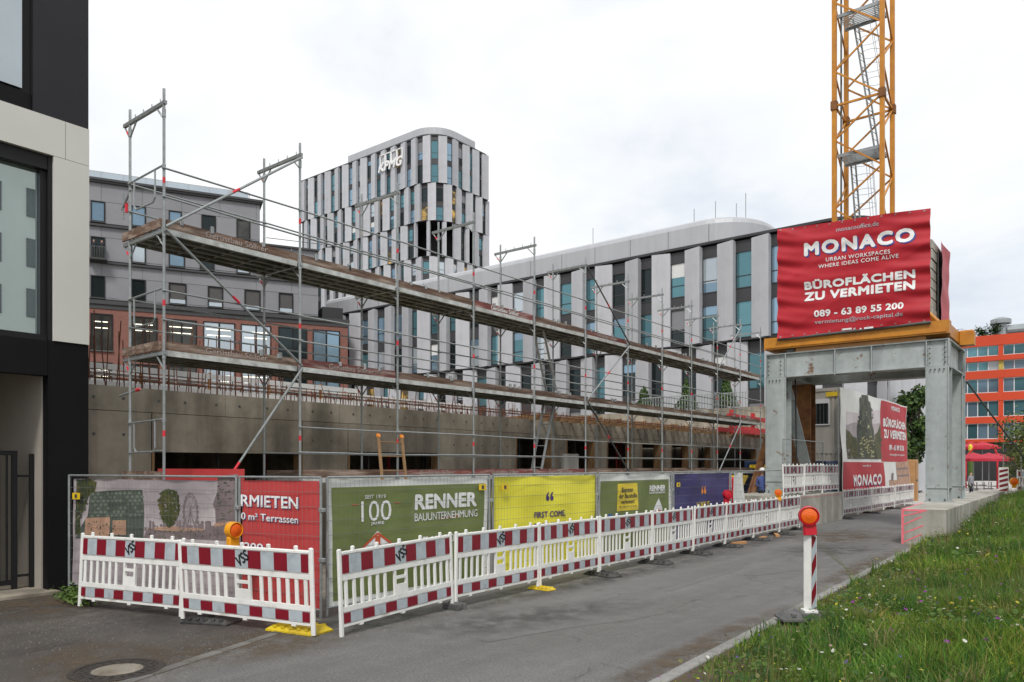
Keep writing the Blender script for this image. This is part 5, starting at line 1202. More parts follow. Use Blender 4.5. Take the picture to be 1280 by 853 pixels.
# metal roof volume: upright skin, rounded end and softened top edge
xr = onY(943,FY+.4)
def ro(i): return [(-66,FY-.1+i)]+arc(xr-4, FY-.1+i+4-i, 4-i, -PI/2, 0, 10)+[(xr-i,FY+15),(-66,FY+15)]
m = MB(); prof = [(0,18.21),(0,19.55),(.12,19.85),(.45,20.05),(1.2,20.12)]; rings = [[(x,y,z) for x,y in ro(i)] for i, z in prof]; n = len(rings[0])
for a, b in zip(rings, rings[1:]): m.add(a+b, [(k,(k+1)%n,n+(k+1)%n,n+k) for k in range(n)])
m.add(rings[-1], [tuple(range(n))]); m.build('metal_roof', 'roof_alu', t, smooth=False)
jm = MB().box(-.012,.012,-.006,.004,18.22,19.55).mesh('roof_seam', 'anthracite_mid')
for k in range(14): inst('roof_seam', jm, t, (-64+k*3.2+30, -.105, 0))
for x, h in ((-46,1.6),(-43.5,2.2),(-33.5,1.8),(-24.5,1.5),(-22.8,1.7),(-21.2,1.2),(-20.5,1.8)): MB().tube((x,FY+2,20.1),(x,FY+2,20.1+h),.03,5).build('lightning_rod', 'steel', t)
# open loggia in the top row near the right end
# ---- terrace in front with conifers
t = thing('terrace', 'raised planted terrace in front of the low office building', 'terrace', (-26,48.6,0)); MB().box(-34,-13.5,47.2,50.8,-.02,5.9).build('wall', 'concrete', t)
m = MB(); rl = thing('terrace_railing', 'grey bar railing on the raised terrace between the conifers', 'railing', (-22,47.3,5.9))
bm_ = MB().box(-.02,.02,-.02,.02,0,.95).mesh('baluster','steel')
for k in range(38): inst('baluster', bm_, rl, (-3.6+k*.2,0,0))
MB().box(-25.7,-18,47.27,47.33,6.85,6.9).build('rail', 'steel', rl)
# ---- conical conifers, leaf trees
def leaf_cloud(rng_, pts_fn, n, size, flat=.5):
    v = np.zeros((n*4,3)); 
    for i in range(n):
        c, out_ = pts_fn(rng_); k = size*rng_.uniform(.6,1.4)
        nn = Vector((out_[0]+rng_.gauss(0,.6), out_[1]+rng_.gauss(0,.6), out_[2]+rng_.gauss(0,.6)+.3)).normalized()
        a = nn.cross(Vector((rng_.gauss(0,1),rng_.gauss(0,1),rng_.gauss(0,1)))).normalized(); b = nn.cross(a)
        c = Vector(c); v[4*i] = c-a*k; v[4*i+1] = c-b*k*flat; v[4*i+2] = c+a*k; v[4*i+3] = c+b*k*flat
    return v
def leaves(name, rng_, fn, n, size, mt, parent):
    v = leaf_cloud(rng_, fn, n, size); L0 = np.array(root_loc(parent)); me = bpy.data.meshes.new(name)
    me.from_pydata((v-L0).tolist(), [], [(4*i,4*i+1,4*i+2,4*i+3) for i in range(n)]); 
    for q in (mt if isinstance(mt, list) else [mt]): me.materials.append(MAT[q])
    if isinstance(mt, list): me.polygons.foreach_set('material_index', [rng_.randrange(len(mt)) for _ in range(n)])
    o = inst(name, me, parent); o['kind'] = 'stuff'; return o
def conifer(x, y, z, h, r, label, seed):
    q = random.Random(seed); t = thing('conifer', label, 'tree', (x,y,z), group='conifers on the terrace')
    MB().tube((x,y,z-.05),(x,y,z+h*.9),.06,6,0,.01).build('trunk', 'bark', t)
    def f(g):
        u = g.random()**.6; zz = h*(1-u)*.95+.15; rad = r*u*(1+.25*math.sin(9*u))*math.sqrt(g.uniform(.3,1)); a = g.uniform(0,2*PI); return (x+rad*math.cos(a), y+rad*math.sin(a), z+zz), (math.cos(a),math.sin(a),.2)
    leaves('crown', q, f, 1300, .09, ['leaf','leaf_dark'], t)
for i,(px_, yt, w_) in enumerate(((805,484,1.0),(858,474,.75),(908,462,.8))):
    X = onY(px_,48.2); z1 = zY(px_,yt,48.2); conifer(X,48.2,5.9,z1-5.9,w_,'small conifer on the terrace, '+['left one of three','middle one of three','right one of three, half behind the scaffold end'][i],30+i)
def tree(x, y, z, h, rx, rz, cz, label, mats, n, size, seed, trunk=.09, lobes=12, group='broadleaf trees', zmin=None):
    q = random.Random(seed); t = thing('tree', label, 'tree', (x,y,z), group=group)
    m = MB(); m.tube((x,y,z-.1),(x+.05,y,z+cz*.75),trunk,8,0,trunk*.7); top = (x+.05,y,z+cz*.75)
    L_ = []
    for k in range(lobes):
        a = q.uniform(0,2*PI); e_ = q.uniform(-.7,1.0); rr_ = q.uniform(.35,.8)
        c = (x+rx*rr_*math.cos(a)*math.cos(e_), y+rx*rr_*math.sin(a)*math.cos(e_), z+cz+rz*rr_*math.sin(e_)); L_.append((c, q.uniform(.32,.5)*min(rx,rz*1.2)))
        m.tube(top, c, trunk*.5, 5, 0, trunk*.12)
    m.build('trunk', 'bark', t)
    def f(g):
        c, r = g.choice(L_); d = Vector((g.gauss(0,1),g.gauss(0,1),g.gauss(0,1))).normalized(); k = r*g.uniform(.35,1.15); return tuple(Vector(c)+d*k), tuple(d)
    leaves('crown', q, f, n, size, mats, t); return t
tree(-9.95,56,.0,10,1.5,3.8,4.5,'dark green tree behind the printed hoarding, left of the right portal column',['leaf_dark','leaf'],5200,.16,3,.16,16)
tree(-13.2,74,.0,9,2.2,3.6,4.0,'dark tree farther behind, beside the right portal column',['leaf_dark'],3500,.17,4,.16)
tree(-2.15,38.6,.7,3.6,1.9,1.35,2.55,'small olive green tree beside the timber fence at the right edge',['leaf_olive','leaf','leaf_olive'],4600,.07,5,.05,20)
tree(-3.05,46.6,.3,3,1.3,1.0,1.9,'round green shrub in front of the timber fence beside the far beacon',['leaf','leaf_olive'],3000,.07,15,.04,14)
tree(-1.2,40.5,.7,5,1.7,1.6,4.2,'taller small tree leaning in at the right edge above the timber fence',['leaf_olive','leaf'],3600,.08,6,.06,16)
# ---- office tower with rounded corner
tx, ty = ray(545); D_ = 133.0; CXt, CYt = tx*D_, ty*D_
wl = CXt-onY(377,CYt); 
yr = onX(613,CXt)-CYt
t = thing('office_tower', 'tall office tower with rounded corner, pale vertical panels and white lettering', 'building', (CXt,CYt,0))
rc = 4.6
outer = [(CXt-wl,CYt+3)]+[(CXt-wl,CYt+.01)]+[(CXt-rc,CYt)]+arc(CXt-rc, CYt+rc, rc, -PI/2, 0, 8)+[(CXt,CYt+yr-1.8)]+arc(CXt-1.8, CYt+yr-1.8, 1.8, 0, PI/2, 4)
cin = [(CXt-wl,CYt+.15),(CXt-rc,CYt+.15)]+arc(CXt-rc, CYt+rc, rc-.15, -PI/2, 0, 8)+[(CXt-.15,CYt+yr-1.8)]+arc(CXt-1.8, CYt+yr-1.8, 1.65, 0, PI/2, 4)+[(CXt-wl,CYt+yr)]
tp = Path(outer[1:])
zt_ = [zY(545,y,CYt) for y in (164,224,272,317,362,407)]
core(t, cin, -.02, zt_[3]+.02); core(t, cin, zt_[2], zt_[0]-.1)
core(t, [(x-(4.0 if x > CXt-9 else 0), y+(4.0 if y < CYt+3 else 0)) for x, y in cin], zt_[3], zt_[2])
MB().box(CXt-7,CXt-.2,CYt+yr-.6,CYt+yr-.3,zt_[3],zt_[2]).build('loggia_wall','anthracite',t)
pitT = 2.72; sL = tp.c[1]
lo_s = lambda s, r: (sL-3.6 < s < sL+1.8 or sL+2.2 < s < sL+4.5 or sL+7.5 < s < sL+11.8)
strip_facade(t, tp, [(zt_[1],zt_[0],2)], pitT, 1.5, .2, lit=.03, wd=(.25,.6), blp=.1)
strip_facade(t, tp, [(zt_[2],zt_[1],2)], pitT, 1.5, 1.1, lit=.10, wd=(.25,.6), blp=.1, skip=lambda s, r: s > tp.len-5.2 and s < tp.len-2.5)
strip_facade(t, tp, [(zt_[3],zt_[2],2)], pitT, 1.5, .5, lit=.08, wd=(.25,.6), blp=.1, skip=lo_s)
strip_facade(t, tp, [(zt_[4],zt_[3],2)], pitT, 1.5, 1.4, lit=.10, wd=(.25,.6), blp=.1); strip_facade(t, tp, [(zt_[5],zt_[4],2)], pitT, 1.5, .3, lit=.10, wd=(.25,.6), blp=.1)
for z in zt_[1:5]: MB().prism([(CXt-wl,CYt-.42),(CXt-rc,CYt-.42)]+arc(CXt-rc, CYt+rc, rc+.42, -PI/2, 0, 8)+[(CXt+.42,CYt+yr-1.8)]+arc(CXt-1.8, CYt+yr-1.8, 2.2, 0, PI/2, 4)+[(CXt-wl,CYt+yr)], z-.09, z-.01).build('floor_band', 'anthracite', t)
capo = [(CXt-wl,CYt-.2),(CXt-rc,CYt-.2)]+arc(CXt-rc, CYt+rc, rc+.2, -PI/2, 0, 8)+[(CXt+.2,CYt+yr-1.8)]+arc(CXt-1.8, CYt+yr-1.8, 2.0, 0, PI/2, 4)+[(CXt-wl,CYt+yr)]
MB().prism(capo, zt_[0]-.02, zt_[0]+.25).build('roof_edge', 'anthracite_mid', t)
xa = onY(433,CYt); MB().prism([(xa,CYt+.4),(CXt-rc-1,CYt+.4)]+arc(CXt-rc-1, CYt+rc+1, rc+.6, -PI/2, 0, 8)+[(CXt-.4,CYt+yr-4),(xa,CYt+yr-4)], zt_[0]+.26, zt_[0]+1.9).build('plant_screen', 'roof_alu', t)
s = Surf((CXt-wl,CYt-.75),(CXt,CYt-.75))
def TT(x, y): return onY(x,CYt-.75)-(CXt-wl), zY(x,y,CYt-.75)
sg = MB(); a0, z0 = TT(472.5,216.5); a1, z1 = TT(501,207); _, zt2 = TT(472.5,206)
s.text(sg, 'KPMG', a0, a1, z0, z0+1.75, 0, 0, skew=.3); 
zc = z0+2.0; q4 = (a1-a0)/4.0
for k in range(4):
    b0 = a0+.5+k*q4; 
    for (p0, p1) in (((b0,zc-.9),(b0,zc+1.1)),((b0+q4*.86,zc-.9),(b0+q4*.86,zc+1.1)),((b0,zc+1.1),(b0+q4*.86,zc+1.1))): s.line(sg, *p0, *p1, .16, .0)
so = sg.build('sign_lettering', 'ink_white', t)
sol = so.modifiers.new('depth', 'SOLIDIFY'); sol.thickness = .25; sol.offset = -1
bkm = MB()
for k in range(5): bkm.box(CXt-wl+a0+k*q4,CXt-wl+a0+k*q4+.1,CYt-.75,CYt-.3,zc-.2,zc-.05)
bkm.build('sign_bracket', 'steel', t)
# ---- grey clad building over brick base
P0 = Vector((-70.0,28.8)); tv = Vector((.457,.890)).normalized(); ang = math.atan2(tv.y, tv.x)
t = thing('grey_building', 'grey panelled office building over a red brick base, far left', 'building', (P0.x,P0.y,0), ang)
S_ = lambda x: (lambda a: (a[0]*P0.y-P0.x*a[1])/(tv.x*a[1]-tv.y*a[0]))(ray(x))       # pixel column -> metres along the facade
def dS(s): return (P0.x+tv.x*s)*-SN+(P0.y+tv.y*s)*CS
d0 = dS(0); zS = lambda y: EYE+(HOR-y)/FPX*d0
zr = [zS(y) for y in (223,272+11,326,374)]          # roof, floor lines, brick top
zbk = zS(374); 
ends = [S_(326), S_(399), S_(399)]
MB().box(-26, S_(435), .1, 14, -.02, zbk-.35).build('brick_wall', 'brick', t, local=True)
MB().box(-26.0, ends[1]-.05, .35, 14, zbk-.35, zr[1]).box(-26, ends[0]-.05, .35, 14, zr[1], zr[0]-.3).build('wall', 'grey_band', t, local=True)
MB().box(-26, S_(435)+.15, -.08, 14.1, zbk-.36, zbk-.02).build('cornice', 'grey_band', t, local=True)
rows_ = [(zbk+.05, zS(326)+.1, ends[1], zS(371), zS(343), [(113,131),(164,182),(211,233),(260,279),(306,326),(349,367)]), (zS(326)+.15, zS(278), ends[1] , zS(322), zS(294), [(113,131),(164,182),(211,231),(250,268),(296,313)]), (zS(278)+.05, zS(223), ends[0], zS(275), zS(249), [(113,131),(164,182),(211,227),(252,270),(296,313)])]
pan = {}
for r, (z0, z1, se, w0, w1, wins) in enumerate(rows_):
    cuts = [(S_(a), S_(b)) for a, b in wins if S_(b) < se]; cuts = [(a-6.55*k, b-6.55*k) for k in (3,2,1) for a, b in cuts[:2]]+cuts
    edges = sorted(cuts); x = -22.0
    def pnl(a, b, za, zb):
        if b-a < .15: return
        n = max(1, round((b-a)/1.9))
        for k in range(n): MB().box(a+(b-a)*k/n+.012,a+(b-a)*(k+1)/n-.012,.3,.345,za+.012,zb-.012).build('facade_panel', 'grey_clad', t, local=True)
    for a, b in edges:
        if a < x: continue
        pnl(x, a, w0, w1); x = b
        wf = MB().box(a,a+.09,.2,.4,w0,w1).box(b-.09,b,.2,.4,w0,w1).box(a+.09,b-.09,.2,.4,w1-.09,w1).box(a+.09,b-.09,.2,.4,w0,w0+.09); wo = wf.build('window', 'frame_dark', t, local=True)
        gl = rg.choice(['glass_blue','glass_pale','glass_inner','glass_dark','glass_blue']) if r != 0 else rg.choice(['blind','blind','glass_dark'])
        MB().box(a+.09,b-.09,.3,.33,w0+.09,w1-.09).build('pane', gl, wo, local=True)
        if r == 0 and gl == 'blind': MB().box(a+.09,b-.09,.27,.295,w0+.09,w0+.45).build('lower_pane', 'glass_pale', wo, local=True)
        MB().box(a-.03,b+.03,.12,.3,w0-.05,w0-.002).build('sill', 'steel_dark', wo, local=True)
    pnl(x, se-.05, w0, w1)
    k = -22.0
    while k < se-.1:
        e2 = min(k+3.27, se-.05); MB().box(k+.012,e2-.012,.3,.345,z0+.25,w0-.06).build('facade_panel', 'grey_clad', t, local=True); MB().box(k+.012,e2-.012,.3,.345,w1+.02,z1-.2).build('facade_panel', 'grey_clad', t, local=True); k = e2
    MB().box(-22,se,.05,.34,z1-.19,z1-.02).build('band', 'grey_band', t, local=True)
    rl_ = MB(); 
    for q in range(int((se+10)/.4)): rl_.box(-10+q*.4-.01,-10+q*.4+.01,.1,.13,w0-.02,w0+.55)
MB().box(-22,ends[0]+.2,-.05,14,zr[0]-.02,zr[0]+.18).build('roof_edge', 'grey_band', t, local=True)
rl = MB().box(-10,ends[0]-1,1.2,1.24,zr[0]+1.1,zr[0]+1.15)
for k in range(14): rl.box(-10+k*1.8,-9.95+k*1.8,1.2,1.25,zr[0]+.17,zr[0]+1.1)
rl.build('roof_railing', 'steel', t, local=True); MB().box(-10,ends[0]-1,1.21,1.225,zr[0]+.2,zr[0]+1.08).build('railing_glass', 'glass_pale', t, local=True)
MB().box(8.5,11.5,3,6,zr[0]+.17,zr[0]+1.6).build('roof_plant', 'frame_white', t, local=True)
MB().box(ends[0]+.5,ends[1]+.4,.2,.25,zr[1]+.9,zr[1]+.95).build('terrace_rail', 'steel_dark', t, local=True)
MB().box(ends[1]+.4,S_(430),.5,4,zbk,zbk+1.2).build('roof_hatch', 'anthracite', t, local=True)
bw = [(113,141),(163,197),(208,246),(254,294),(301,339),(348,384),(391,425)]
for fl_, (ya, yb) in enumerate(((437,391),(492,452))):
    z0, z1 = zS(ya), zS(yb)
    for i, (a, b) in enumerate([(S_(a), S_(b)) for a, b in bw]+[(S_(113)-3.3*k, S_(141)-3.3*k) for k in (1,2)]):
        c = (a+b)/2
        wf = MB().box(a,a+.1,.02,.12,z0,z1).box(b-.1,b,.02,.12,z0,z1).box(a+.1,b-.1,.02,.12,z1-.1,z1).box(a+.1,b-.1,.02,.12,z0,z0+.1).box(c-.07,c+.07,.02,.12,z0+.1,z1-.1); wo = wf.build('window', 'frame_dark', t, local=True)
        gl = ['glass_inner','glass_inner','glass_inner','glass_pale','glass_pale','glass_dark','glass_blue','glass_inner','glass_inner'][i]
        for (p_, q_) in ((a+.1,c-.07),(c+.07,b-.1)): MB().box(p_,q_,.07,.095,z0+.1,z1-.1).build('pane', gl, wo, local=True)
        if gl == 'glass_inner' or i in (3,4):
            lm = MB()
            for k in range(2): lm.box(a+.25+.1*k,b-.4,.055,.066,z1-.75-.55*k,z1-.68-.55*k)
            lm.build('ceiling_light', 'lamp_white', wo, local=True)
        MB().box(a-.05,b+.05,-.06,.1,z0-.12,z0-.003).build('sill', 'steel_dark', wo, local=True)
MB().box(-22,S_(435)+.05,.03,.1,zS(385)+.02,zS(383)+.25).build('lintel_band', 'grey_band', t, local=True)
# ---- orange clad building at the right
OY = 124.0
t = thing('orange_building', 'orange banded office building with ribbon windows at the far right', 'building', (-24,OY,0))
ox0, ox1 = -27.0, 22.0; zO = lambda y: zY(1240,y,OY)
MB().box(ox0,ox1,OY+.6,OY+16,-.02,zO(419)).build('wall', 'anthracite', t)
bands = [(432,419),(451,445),(473,463),(501,491),(529,521),(553,549)]
for a, b in bands: MB().box(ox0-.2,ox1,OY-.05,OY+.59,zO(a),zO(b)).build('band', 'orange_clad', t)
flo = [(445,432,'f'),(463,451,'r'),(491,473,'f'),(521,501,'f'),(549,529,'f')]
px_ = onY(1251,OY); bay = px_-onY(1207,OY)+.0
bay = 5.55
for a, b, k_ in flo:
    z0, z1 = zO(a), zO(b); dp = .25 if k_ == 'f' else .5
    for i in range(-3, 6):
        x0 = px_+i*bay
        if x0 < ox0 or x0+bay > ox1: continue
        MB().box(x0-.28,x0+.28,OY+(.0 if k_ == 'f' else .3),OY+.58,z0+.003,z1-.003).build('pillar', 'orange_clad' if k_ == 'f' else 'ochre', t)
        A, B = x0+.28, x0+bay-.28; n = 4
        wf = MB().box(A,B,OY+dp,OY+dp+.08,z1-.1,z1-.003).box(A,B,OY+dp,OY+dp+.08,z0+.003,z0+.1)
        for q in range(n+1): xx = A+(B-A)*q/n; wf.box(xx-.05,xx+.05,OY+dp,OY+dp+.08,z0+.1,z1-.1)
        wo = wf.build('window', 'frame_white', t)
        for q in range(n): MB().box(A+(B-A)*q/n+.05,A+(B-A)*(q+1)/n-.05,OY+dp+.03,OY+dp+.05,z0+.1,z1-.1).build('pane', rg.choice(['glass_blue','glass_pale','glass_blue','glass_teal']), wo)
zr_ = zO(419)
MB().lathe((onY(1251,OY+4),OY+4,zr_-.05),[(1.0,0),(1.0,1.6),(.75,1.7),(.75,2.0),(1.3,2.1),(1.3,2.7),(.6,3.0)],14).build('roof_vent', 'galv_roof', t)
MB().lathe((onY(1259,OY+4),OY+4,zr_+1.0),[(.7,0),(.8,.1),(.8,5),(.7,5.1)],14,axis='x').build('roof_duct', 'galv_roof', t)
MB().box(onY(1259,OY+4),onY(1259,OY+4)+5,OY+3.3,OY+4.7,zr_-.05,zr_+.35).build('duct_support', 'steel_dark', t)
q = random.Random(8)
for i, x in enumerate((1224,1230,1240,1246,1204)):
    X = onY(x,OY+3); e_ = thing('roof_shrub', 'shrub on the orange building roof, number '+['one','two','three','four','five'][i]+' counted from the crane portal' if i < 4 else 'shrub on the orange building roof right behind the portal corner', 'shrub', (X,OY+3,zr_), group='roof shrubs')
    MB().tube((X,OY+3,zr_-.05),(X,OY+3,zr_+.8),.06,5).build('stem','bark',e_)
    hh = q.uniform(.6,1.3)*(1.4 if i == 0 else 1); leaves('crown', q, lambda g: ((X+g.gauss(0,.35),OY+3+g.gauss(0,.35),zr_+hh+g.gauss(0,.4)),(0,0,1)), 260, .16, ['leaf','leaf_dark'], e_)
# ---- red parasols, tables and the green pillar on the plaza
for i, (x, Y, zt0) in enumerate(((1217,78,3.3),(1236,80,3.3),(1214,92,4.6),(1228,94,4.7),(1246,90,3.4))):
    X = onY(x,Y); e_ = thing('parasol', 'crimson parasol on the plaza, '+['nearest beside the portal column','second from the portal column','far one left, higher','far one right, higher','rightmost behind the small tree'][i], 'parasol', (X,Y,0), group='crimson parasols')
    cm_ = MB(); n = 8; r = 1.7; cm_.add([(X,Y,zt0)]+[(X+r*math.cos(2*PI*k/n),Y+r*math.sin(2*PI*k/n),zt0-.55) for k in range(n)]+[(X+r*math.cos(2*PI*k/n),Y+r*math.sin(2*PI*k/n),zt0-.78) for k in range(n)], [(0,1+k,1+(k+1)%n) for k in range(n)]+[(1+k,9+k,9+(k+1)%n,1+(k+1)%n) for k in range(n)])
    cm_.build('canopy', 'parasol', e_); MB().tube((X,Y,-.02),(X,Y,zt0),.04,6).build('pole', 'steel', e_); MB().bbox(X-.35,X+.35,Y-.35,Y+.35,0,.09,.02).build('base', 'rubber_grey', e_)
X = onY(1213,84); e_ = thing('green_pillar', 'slim green and yellow advertising pillar on the plaza beside the portal column', 'pillar', (X,84,0)); MB().lathe((X,84,0),[(.2,0),(.2,2.2),(.24,3.2),(.17,3.6)],12).build('shaft','leaf',e_); MB().lathe((X,84,3.6),[(.17,0),(.18,.4),(.06,.6)],12).build('tip','ink_yellow',e_)
X = onY(1226,82); e_ = thing('red_gateway', 'bright red tubular gateway standing among the parasols', 'gateway', (X,82,0))
m = MB(); pts = [(X-1.2,82,0),(X-1.2,82,2.9),(X-.4,82,4.0),(X+1.0,82,4.0),(X+1.3,82,3.1),(X-1.2,82,2.9)]; m.path(pts,.09,6); m.tube((X+1.3,82,3.1),(X+1.3,82,0),.09,6); m.build('tube','red_paint',e_)
for i in range(4):
    X, Y = onY(1212+9*i,74+i), 74+i; e_ = thing('bistro_table', 'small table on the plaza, '+['first','second','third','fourth'][i]+' right of the portal column', 'table', (X,Y,0), group='plaza tables'); MB().lathe((X,Y,0),[(.3,0),(.3,.03),(.04,.05),(.04,.72)],10).build('foot','steel_dark',e_); MB().lathe((X,Y,.72),[(.4,0),(.4,.03)],12).build('top','frame_white',e_)
# ================================================================== PEOPLE
def person(x, y, z, rz, H_, label, mats, pose=0, helmet=False):
    """one skinned figure; material by height and limb"""
    k = H_/1.75
    J = {'pel':(0,0,.95),'bel':(0,0,1.1),'che':(0,.01,1.32),'nek':(0,0,1.5),'hd0':(0,-.015,1.58),'hd1':(0,-.02,1.70),'shl':(-.17,0,1.42),'shr':(.17,0,1.42),'ell':(-.22,.03,1.16),'elr':(.22,.03,1.16),'wrl':(-.22,-.08,.93),'wrr':(.22,-.08,.93),'hal':(-.22,-.11,.84),'har':(.22,-.11,.84),
         'hil':(-.09,0,.92),'hir':(.09,0,.92),'knl':(-.10,-.03,.5),'knr':(.10,.01,.5),'anl':(-.10,.02,.09),'anr':(.10,.06,.09),'tol':(-.11,-.13,.03),'tor':(.11,-.09,.03)}
    if pose == 1: J['knl'] = (-.10,-.18,.52); J['anl'] = (-.10,-.22,.10); J['tol'] = (-.1,-.37,.05); J['anr'] = (.1,.28,.14); J['tor'] = (.1,.16,.03); J['knr'] = (.1,.08,.5)
    if pose == 2: J['wrl'] = (-.16,-.24,1.1); J['wrr'] = (.16,-.24,1.1); J['hal'] = (-.14,-.32,1.08); J['har'] = (.14,-.32,1.08)
    E_ = [('pel','bel'),('bel','che'),('che','nek'),('nek','hd0'),('hd0','hd1'),('che','shl'),('che','shr'),('shl','ell'),('shr','elr'),('ell','wrl'),('elr','wrr'),('wrl','hal'),('wrr','har'),('pel','hil'),('pel','hir'),('hil','knl'),('hir','knr'),('knl','anl'),('knr','anr'),('anl','tol'),('anr','tor')]
    Rr = dict(pel=.145,bel=.14,che=.16,nek=.06,hd0=.085,hd1=.095,shl=.07,shr=.07,ell=.05,elr=.05,wrl=.036,wrr=.036,hal=.04,har=.04,hil=.1,hir=.1,knl=.065,knr=.065,anl=.045,anr=.045,tol=.045,tor=.045)
    names = list(J); me = bpy.data.meshes.new('sk'); me.from_pydata([tuple(c*k for c in J[n]) for n in names], [(names.index(a), names.index(b)) for a, b in E_], [])
    o = bpy.data.objects.new('sk', me); col.objects.link(o)
    sk = o.modifiers.new('s', 'SKIN'); 
    if not me.skin_vertices: 
        bpy.context.view_layer.objects.active = o
    lay = me.skin_vertices[0] if me.skin_vertices else me.attributes
    for i, n in enumerate(names): me.skin_vertices[0].data[i].radius = (Rr[n]*k, Rr[n]*k*.8)
    me.skin_vertices[0].data[0].use_root = True
    o.modifiers.new('d', 'SUBSURF').levels = 1
    dg = bpy.context.evaluated_depsgraph_get(); res = bpy.data.meshes.new_from_object(o.evaluated_get(dg)); bpy.data.objects.remove(o); bpy.data.meshes.remove(me)
    res.materials.clear()
    for q in mats+['skin','hair']: res.materials.append(MAT[q])
    for p in res.polygons:
        c = p.center/k; hand = abs(c.x) > .12 and c.z < .92 and c.z > .78 and c.y < -.04
        p.material_index = 1 if c.z < .98 and not hand and abs(c.x) < .19 else 0
        if hand and abs(c.x) > .17: p.material_index = 2
        if c.z > 1.5: p.material_index = 2
        if c.z > 1.68 or (c.z > 1.56 and c.y > .03): p.material_index = 3
        p.use_smooth = True
    t = thing('person', label, 'person', (x,y,z), rz); inst('body', res, t)
    if helmet: MB().lathe((0,-.02*k,1.68*k),[(.15*k,0),(.125*k,.01),(.125*k,.06*k),(.09*k,.12*k),(.02*k,.145*k)],14).build('helmet','white_plastic',t,smooth=True,local=True)
    return t
X, Y = -10.15, 25.4; person(onX(953,-10.2)*0-10.2, onX(953,-10.2), .25, R(40), 1.75, 'worker with white helmet and blue jacket beside the yellow trough', ['cloth_blue','cloth_dark'], 2, True)
e_ = thing('timber_pallet', 'wooden pallet under the worker behind the open fence', 'pallet', (-10.2,onX(953,-10.2),0))
for k in range(6): MB().box(-10.75+k*.2,-10.6+k*.2,onX(953,-10.2)-.5,onX(953,-10.2)+.5,.2,.25).build('board','wood',e_)
for k in range(3): MB().box(-10.75,-9.6,onX(953,-10.2)-.5+k*.45,onX(953,-10.2)-.4+k*.45,.0,.2).build('bearer','wood',e_)
person(onY(1213.5,58), 58, 0.0, R(60), 1.72, 'pedestrian in pale top and dark trousers walking on the plaza', ['cloth_grey','cloth_dark'], 1)
gz = rows_[1][3]
for i, sx in enumerate((S_(117.5), S_(127.5))):
    P = P0+tv*sx+Vector((tv.y,-tv.x))*.15; person(P.x, P.y, gz-.1, ang+R(0), 1.72, 'person in dark clothes at the grey building window, '+['left of two','right of two'][i], ['cloth_dark','cloth_dark'], 2)
MB_ = MB(); a, b = S_(111), S_(134)
e_ = thing('window_balcony', 'narrow balcony platform with bar railing under the two people', 'balcony', (P0.x,P0.y,gz), ang)
MB().box(a,b,-.75,.04,gz-.25-gz,-.1).build('platform','grey_band',e_,local=True); m = MB().box(a,b,-.74,-.7,.85,.9)
for k in range(12): m.box(a+k*(b-a)/11.5,a+k*(b-a)/11.5+.03,-.74,-.7,-.1,.85)
m.build('railing','steel_dark',e_,local=True)
# ================================================================== GRASS, FLOWERS, WEEDS
rs = np.random.RandomState(4)
def bz(x, y):
    s = x-(-3.17-.031*y); st = lambda t: (lambda u: u*u*(3-2*u))(np.clip(t,0,1))
    return .012+.52*st(s/4.2)+.42*st((y-17)/20)*st((s+.6)/1.5)+.03*np.sin(x*2.1+y*.7)*st(s/.8)
def scatter(n, y0, y1, s0, s1, pw=1.0):
    y = y0+(y1-y0)*rs.rand(n)**pw; x = kxn(y)+s0+(s1-s0)*rs.rand(n); return x, y
kxn = lambda y: -3.17-.031*y
def vnoise(x, y, f):
    return (np.sin(x*f+1.3*np.sin(y*f*.7))+np.sin(y*f*1.3+2*np.sin(x*f*.6+1))+np.sin((x+y)*f*.8+.5))/3
V, Fq, Cc = [], [], []; base_n = 0
def blades(x, y, hgt, wid, colr, bend=.5):
    global base_n
    n = len(x); z = bz(x,y)-.01; a = rs.rand(n)*2*PI; dx, dy = np.cos(a), np.sin(a); bd = hgt*bend*rs.rand(n); b2 = rs.rand(n)*2*PI; bx_, by_ = np.cos(b2)*bd, np.sin(b2)*bd
    P = np.zeros((n,5,3))
    for i, (f, wf, bf) in enumerate(((0,1,0),(0,-1,0),(.55,.8,.3),(.55,-.8,.3),(1,0,1))):
        P[:,i,0] = x+dx*wid*wf*.5+bx_*bf; P[:,i,1] = y+dy*wid*wf*.5+by_*bf; P[:,i,2] = z+hgt*f*(1-.25*bf*bend)
    idx = np.arange(n)*5+base_n
    V.append(P.reshape(-1,3)); Fq.append(np.stack([np.stack([idx,idx+1,idx+3],1),np.stack([idx,idx+3,idx+2],1),np.stack([idx+2,idx+3,idx+4],1)],1).reshape(-1,3)); Cc.append(np.repeat(colr,5,axis=0)); base_n += n*5
def palette(n, x, y):
    p = np.array([[.080,.170,.022],[.115,.215,.028],[.045,.120,.022],[.18,.25,.045],[.26,.23,.10],[.055,.145,.035]]); pr = np.array([.28,.24,.18,.14,.07,.09])
    hue = vnoise(x+5,y-3,1.7)[:,None]; c = p[rs.choice(6, n, p=pr)]*(1+np.clip(hue*1.2+.25*rs.randn(n)[:,None],-1,1)*np.array([[.30,.12,-.15]]))*1.08; k = 1.0+.38*vnoise(x,y,2.3)+.25*vnoise(x,y,6.1)+.25*rs.randn(n); return c*np.array([[1.12,1.0,.95]])*1.22*np.clip(k,.35,1.9)[:,None]
